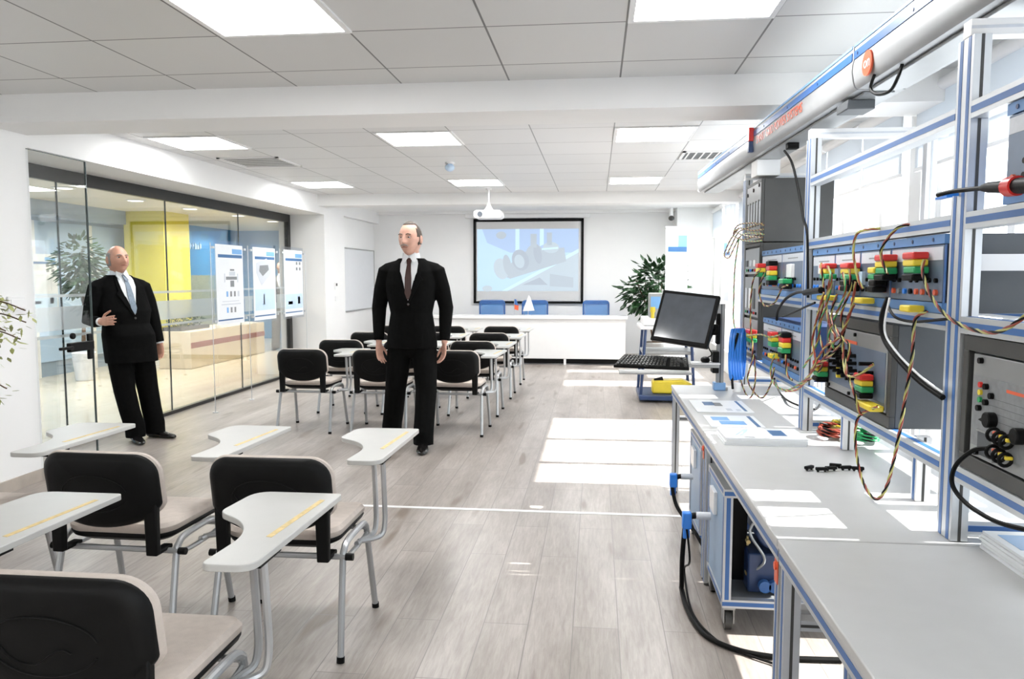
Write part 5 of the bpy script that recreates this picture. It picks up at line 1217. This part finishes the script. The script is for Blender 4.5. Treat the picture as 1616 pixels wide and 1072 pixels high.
# ---------------- things on the benches ----------------
def brochure(x0, x1, y0, y1, z, n, items, label, group='printed sheets on the benches', rz=0):
    t = thing('brochure' if n == 1 else 'paper_stack', ((x0 + x1) / 2, (y0 + y1) / 2, z), label, 'brochure' if n == 1 else 'paper stack', group, rz=rz)
    w, d = (x1 - x0) / 2, (y1 - y0) / 2; rn = random.Random(int(x0 * 1000))
    if n == 1: MB().box(-w, w, -d, d, 0.0, .003).build('sheet', 'print', t, smooth=0)
    else:
        for i in range(n): MB().box(-w + rn.uniform(-.006, .006), w + rn.uniform(-.006, .006), -d + rn.uniform(-.006, .006), d + rn.uniform(-.006, .006), i * .008, i * .008 + .0072).build('booklet', 'print', t, smooth=0)
    b = MB(); zt = .003 if n == 1 else n * .008 - .0008
    for (a0, a1, c0, c1, mi) in items: b.box(-w + 2 * w * a0, -w + 2 * w * a1, -d + 2 * d * c0, -d + 2 * d * c1, zt, zt + .0006, mi)
    b.build('cover_print', ['pnavy', 'pblue', 'pgrey', 'psky', 'plight'], t, smooth=0)
    return t
BI = [(.22, .42, .55, .85, 0), (.40, .55, .50, .78, 2), (.55, .65, .12, .30, 4), (.85, .90, .1, .95, 0), (.72, .80, .12, .24, 4)]
brochure(.555, .86, 4.22, 4.62, .7405, 1, BI, 'white brochure with a navy machine picture, lying nearest the monitor post')
brochure(.57, .83, 3.80, 4.12, .7405, 1, [(.22, .70, .2, .5, 1), (.12, .45, .55, .85, 1), (.85, .92, .05, .95, 0)], 'white brochure with a blue picture, nearer the second bench joint')
brochure(.57, .92, 3.40, 3.64, .7405, 4, [(.16, .42, .25, .85, 3), (.62, .80, .3, .8, 0), (.25, .38, .12, .25, 2), (.46, .56, .4, .75, 4)], 'stack of white booklets with blue covers at the far corner of the second bench')
brochure(1.05, 1.31, 1.84, 2.17, .7405, 6, [(.1, .5, .55, .9, 1), (.55, .9, .1, .45, 3), (.2, .4, .1, .35, 1)], 'thick stack of printed sheets behind the near upright')
for i, (x, y, a, lab) in enumerate([(.815, 2.985, 40, 'small black shorting plug lying farthest left on the bench'), (.855, 2.965, 5, 'small black shorting plug lying second in the scattered line'), (.895, 2.985, 10, 'small black shorting plug lying third in the scattered line'), (.925, 3.03, -15, 'small black shorting plug pushed back behind the line'), (.955, 3.0, 12, 'small black shorting plug lying fifth in the scattered line'), (.995, 2.99, -8, 'small black shorting plug lying nearest the hanging lead')]):
    t = MB().box(-.022, .022, -.008, .008, .006, .018).cyl((-.013, 0, 0), (-.013, 0, .01), .005, n=8).cyl((.013, 0, 0), (.013, 0, .01), .005, n=8).build('shorting_plug', 'black', bevel=.003)
    put(t, (x, y, .7405), R(a)); tag(t, lab, 'plug', 'black shorting plugs on the second bench')
for i, (x, y, c, lab) in enumerate([(1.08, 3.60, ('bred', 'bred', 'black'), 'coil of red leads heaped behind the frame on the second bench'), (1.15, 3.68, ('byel', 'yellow', 'byel'), 'coil of yellow leads heaped behind the red one'), (1.20, 3.52, ('green', 'black', 'green'), 'coil of green and black leads on the second bench')]):
    rn = random.Random(30 + i); pts = []
    for k in range(26):
        a = k * .85; pts.append((x + (.045 + .02 * rn.random()) * math.cos(a), y + (.05 + .02 * rn.random()) * math.sin(a), .75 + .0018 * k + .004 * rn.random()))
    braid(pts, lab, r=.006, cols=c, group='coils of test leads on the second bench', name='coiled_lead')

# monitor, keyboard and their post at the end of the far bench
t = thing('monitor_post', (.805, 5.08, .7405), 'grey post clamped at the far bench end carrying the monitor arm', 'monitor arm')
strips(MB(), -.022, .022, -.022, .022, 0, .56, [('-y', 2), ('-x', 2)]).build('post', ['alug', 'blue', 'mid'], t)
MB().box(-.03, .05, -.03, .03, 0, .02).box(-.04, .035, -.035, .035, 0, .05, 1).build('base_bracket', ['alug', 'lblue'], t, bevel=.004)
MB().box(-.10, -.02, -.05, .0, .36, .43).cyl((-.12, -.04, .40), (-.05, -.03, .40), .025, n=12).box(-.03, -.005, -.03, .03, .30, .50).build('monitor_joint', 'black', t, bevel=.006)
MB().box(-.32, -.02, -.11, -.06, .155, .18).box(-.06, -.02, -.10, .0, .12, .26, 1).build('keyboard_arm', ['alug', 'black'], t, bevel=.005)
MB().box(-.20, -.02, -.15, -.02, .18, .19).build('mouse_tray', 'wgloss', t, bevel=.004)
MB().box(-.66, -.22, -.37, -.21, .140, .152).box(-.34, -.24, -.21, -.06, .150, .158).build('keyboard_tray', 'alug', t, bevel=.003)
r_ = Vector((.32, -.17, -.035)).normalized(); u_ = Vector((.085, .10, .315)); u_ = (u_ - r_ * u_.dot(r_)).normalized(); n_ = r_.cross(u_)   # n_ points to the viewer side
mo = bpy.data.objects.new('desk_monitor', None); COL.objects.link(mo); tag(mo, 'black flat monitor tilted on an arm above the keyboard', 'monitor')
Mx = Matrix((( r_.x, -n_.x, u_.x, 0), (r_.y, -n_.y, u_.y, 0), (r_.z, -n_.z, u_.z, 0), (0, 0, 0, 1)))
mo.matrix_world = Matrix.Translation((0.552, 4.900, 1.218)) @ Mx
MB().box(-.188, .188, 0, .035, -.172, .172).box(-.10, .10, .035, .06, -.09, .09).build('housing', 'black', mo, bevel=.006)
MB().box(-.168, .168, -.0015, .0, -.145, .150).build('screen', 'lcd', mo, smooth=0)
k0, k1, k2, k3 = [Vector(p) for p in ((0.109, 4.720, 0.937), (0.565, 4.700, 0.926), (0.571, 4.850, 0.976), (0.179, 4.850, 0.991))]
kt = thing('keyboard', (0, 0, 0), 'black computer keyboard held out over the aisle below the monitor', 'keyboard')
nn = (k1 - k0).cross(k3 - k0).normalized(); nn = nn if nn.z > 0 else -nn
MB().add([k0 - nn * .02, k1 - nn * .02, k2 - nn * .02, k3 - nn * .02, k0, k1, k2, k3], [(3, 2, 1, 0), (4, 5, 6, 7), (0, 1, 5, 4), (1, 2, 6, 5), (2, 3, 7, 6), (3, 0, 4, 7)]).build('keyboard_body', 'black', kt, bevel=.004)
ky = MB()
def kp(u, v, h_): return k0.lerp(k1, u).lerp(k3.lerp(k2, u), v) + nn * h_
for r2_ in range(6):
    for c_ in range(20):
        if c_ in (14, 18) and r2_ < 5: continue
        u0, v0 = .03 + .0475 * c_, .07 + .15 * r2_; ky.add([kp(u0, v0, 0), kp(u0 + .038, v0, 0), kp(u0 + .038, v0 + .11, 0), kp(u0, v0 + .11, 0), kp(u0 + .004, v0 + .01, .007), kp(u0 + .034, v0 + .01, .007), kp(u0 + .034, v0 + .09, .007), kp(u0 + .004, v0 + .09, .007)], [(4, 5, 6, 7), (0, 1, 5, 4), (1, 2, 6, 5), (2, 3, 7, 6), (3, 0, 4, 7)])
tag(ky.build('keys', 'dark', kt, smooth=0), kind='stuff')
t = MB().ell((0, 0, .012), (.03, .05, .022), 14, 8).build('computer_mouse', 'black'); put(t, (.70, 5.0, .932)); tag(t, 'black computer mouse on the tray beside the monitor post', 'mouse')
cable('monitor_cable', [(.765, 5.02, 1.15), (.72, 5.01, 1.04), (.74, 5.0, .98), (.70, 5.0, .955)], .004, 'black', 'thin black cable from the monitor joint down to the tray')
t = thing('blue_cable_coil', (.905, 5.02, .7405), 'hanging coil of bright blue cable beside the monitor post', 'cable coil')
for i in range(5):
    a = .018 * (i - 2); p = [(a + .02 * math.cos(R(q)) * 1.2, .012 * i - .02 + .05 * math.cos(R(q)), .24 + .16 * math.sin(R(q))) for q in range(0, 361, 20)]
    MB().tube(p, .011, 8, caps=False).build('cable_loop', 'blueb', t)
MB().cyl((0, 0, 0), (0, 0, .055), .025, n=12).build('white_socket', 'white', t); MB().tube([(-.03, -.03, .02), (-.05, -.05, .2), (-.01, -.05, .38)], .008, 8).build('black_lead', 'black', t)

# ---------------- wheeled machine carts under the benches ----------------
def cart(x0, x1, y0, y1, lab, z0=.11, z1=.61, detail=True):
    t = thing('machine_cart', ((x0 + x1) / 2, (y0 + y1) / 2, 0), lab, 'cart', 'wheeled machine carts under the benches'); a, c = (x1 - x0) / 2, (y1 - y0) / 2; w = .035
    for sx in (-1, 1):
        for sy in (-1, 1):
            xx, yy = (-a if sx < 0 else a - w), (-c if sy < 0 else c - w)
            strips(MB(), xx, xx + w, yy, yy + w, z0 + w, z1 - w, AB('-y', '+y') + [('-x', 1)]).build('post', PR, t)
            k = MB(); cx_, cy_ = sx * (a - .03), sy * (c - .03)
            k.cyl((cx_ - .014, cy_ + .02, .045), (cx_ + .014, cy_ + .02, .045), .045, n=20, mi=0).cyl((cx_ - .016, cy_ + .02, .045), (cx_ + .016, cy_ + .02, .045), .022, n=14, mi=1).box(cx_ - .022, cx_ - .018, cy_ - .02, cy_ + .04, .04, z0, 1).box(cx_ + .018, cx_ + .022, cy_ - .02, cy_ + .04, .04, z0, 1).box(cx_ - .025, cx_ + .025, cy_ - .025, cy_ + .025, z0 - .01, z0, 1)
            k.build('caster', ['dark', 'alug'], t)
    for z in (z0, z1 - w):
        for sy in (-1, 1): yy = -c if sy < 0 else c - w; strips(MB(), -a, a, yy, yy + w, z, z + w, AB('-y', '+y')).build('rail', PR, t)
        for sx in (-1, 1): xx = -a if sx < 0 else a - w; strips(MB(), xx, xx + w, -c + w, c - w, z, z + w, AB('-x')).build('rail', PR, t)
    MB().box(-a + w, a - w, -c + w, c - w, z1 - .02, z1 - .008).build('top_grid', 'dark', t); MB().box(-a + .01, a - .01, -c + .01, c - .01, z0 + .012, z0 + .02).build('base_plate', 'panel', t)
    MB().box(-a + .004, -a + .010, -c + w, c - w, z0 + w, z1 - w).build('side_panel', 'sidep', t)
    MB().box(-a - .012, -a + .004, -c * .1, c * .45, z1 - .17, z1 - .07).build('label_plate', 'wgloss', t, bevel=.002)
    if detail:
        MB().box(-a + .12, a - .2, -c + .10, c - .08, z0 + .03, z0 + .20).cyl((-.05, -c + .10, z0 + .30), (-.05, c - .08, z0 + .30), .085, n=24).build('machine_body', 'navy', t, bevel=.008)
        MB().box(-a + .07, -a + .13, -.04, .03, z0 + .05, z1 - .08).build('black_column', 'black', t)
        MB().box(.02, .16, -c + .08, c - .1, z0 + .22, z1 - .06).build('control_box', 'mid', t, bevel=.004)
        for q in ((-.16, -.08, z0 + .10), (-.16, -.08, z0 + .24), (-.13, -.08, z0 + .36), (.0, -.1, z0 + .40)): MB().cyl((q[0], q[1] - .02, q[2]), (q[0], q[1] + .01, q[2]), .009, n=10).cyl((q[0], q[1], q[2] - .02), (q[0], q[1], q[2] + .02), .005, n=8).build('brass_valve', 'gold', t)
        MB().tube(smooth_path([(-.16, -.10, z0 + .10), (-.10, -.14, z0 + .18), (-.16, -.12, z0 + .30), (-.06, -.10, z0 + .40)], 6), .006, 8).build('hose', 'panel', t)
        for q in (-.10, -.06): MB().cyl((q, -c + .06, z0 + .07), (q, -c + .09, z0 + .07), .025, n=16).build('coil', 'blue', t)
    return t
cart(.53, 1.10, 3.15, 3.60, 'blue-framed cart with a dark machine inside, on casters beneath the second bench')
cart(.545, 1.12, 3.97, 4.42, 'blue-framed cart on casters beneath the far bench')
cart(.60, 1.15, 1.35, 1.85, 'blue-framed cart on casters beneath the near bench at the bottom picture edge')
t = thing('mains_plug', (0, 0, 0), 'pale plug pushed into the side of the cart beneath the second bench', 'plug', 'cart plugs')
def plug_at(px_, lab, tie):
    t = thing('mains_plug', px_, lab, 'plug', 'cart plugs')
    MB().cyl((-.075, 0, 0), (-.012, 0, 0), .017, n=12).build('plug_grip', 'plight', t); MB().cyl((-.10, 0, -.004), (-.075, 0, 0), .014, n=12).build('collar', 'black', t)
    MB().box(-.135, -.095, -.02, .02, -.06, .015).box(-.13, -.10, .0, .015, -.11, -.06).build('blue_tie', 'blueb', t, bevel=.006)
bpy.data.objects.remove(t)
plug_at((.525, 3.40, .42), 'pale plug with blue ties in the side of the cart beneath the second bench', 0)
plug_at((.540, 4.15, .40), 'pale plug with blue ties in the side of the cart beneath the far bench', 0)
cable('floor_cable', [(.405, 3.40, .40), (.40, 3.45, .22), (.405, 3.5, .06), (0.413, 3.565, 0.012), (0.414, 3.344, 0.012), (0.452, 3.117, 0.012), (0.558, 2.994, 0.012), (0.721, 2.945, 0.012), (.95, 2.95, .012)], .011, 'black', 'thick black cable looping from a cart plug down onto the floor', sub=10, n=10)
cable('floor_cable', [(.408, 3.40, .38), (.43, 3.43, .2), (0.449, 3.784, 0.020), (0.432, 3.335, 0.008), (0.497, 3.075, 0.008), (0.590, 2.969, 0.008), (0.714, 2.884, 0.008)], .005, 'black', 'thin black cable on the floor beside the thick looped one', sub=10)
cable('cart_cable', [(.415, 4.15, .36), (.44, 4.10, .25), (.50, 4.0, .18), (.535, 3.90, .14), (.60, 3.80, .03)], .010, 'black', 'black cable hanging from the far cart plug')
cable('bench_cable', [(0.940, 4.147, 0.940), (1.135, 4.828, 0.757), (1.121, 4.493, 0.757), (1.188, 4.289, 0.757), (1.28, 4.5, .757)], .006, 'black', 'black cable trailing over the far bench top beneath the racks')

# ---------------- trolley with the yellow case, at the far end of the aisle ----------------
t = thing('lab_trolley', (.85, 9.35, 0), 'navy trolley frame on the aisle beyond the benches, carrying a yellow case', 'trolley')
MB().box(-.34, .34, -.36, .36, .03, .09).build('base_tray', 'navy', t, bevel=.01)
for x, y in ((-.32, -.30), (-.32, .30), (.30, -.30), (.30, .30)):
    MB().tube([(x, y, .05), (x + (.05 if x < 0 else -.05), y, .86)], .018, 8).build('post', 'navy', t)
MB().box(-.34, .34, -.36, .36, .86, .90).build('work_top', 'white', t, bevel=.01)
MB().box(-.30, .1, -.3, .3, .905, .99).build('white_unit', 'wgloss', t, bevel=.01)
MB().box(-.22, -.04, -.20, .10, .99, 1.28).build('control_box', 'alug', t, bevel=.01); MB().box(-.21, -.10, -.206, -.199, 1.10, 1.24).build('blue_face', 'pblue', t)
MB().box(-.30, .30, -.25, .3, .56, .60).build('middle_shelf', 'alug', t, bevel=.01)
MB().cyl((-.19, -.26, .92), (-.19, -.26, 1.06), .02, n=12).cyl((-.19, -.26, 1.06), (-.19, -.26, 1.12), .03, n=12).build('yellow_valve', 'yellow', t)
t = thing('yellow_case', (.92, 9.22, .092), 'bright yellow instrument case on the base tray of the navy trolley', 'case')
MB().prism([(-.25, 0), (.22, 0), (.22, .12), (.10, .17), (-.25, .15)], -.10, .10, 'y').build('case_body', 'yellow', t, bevel=.02); MB().cyl((-.22, -.02, .14), (-.12, -.02, .17), .03, n=12).build('dark_knob', 'black', t)
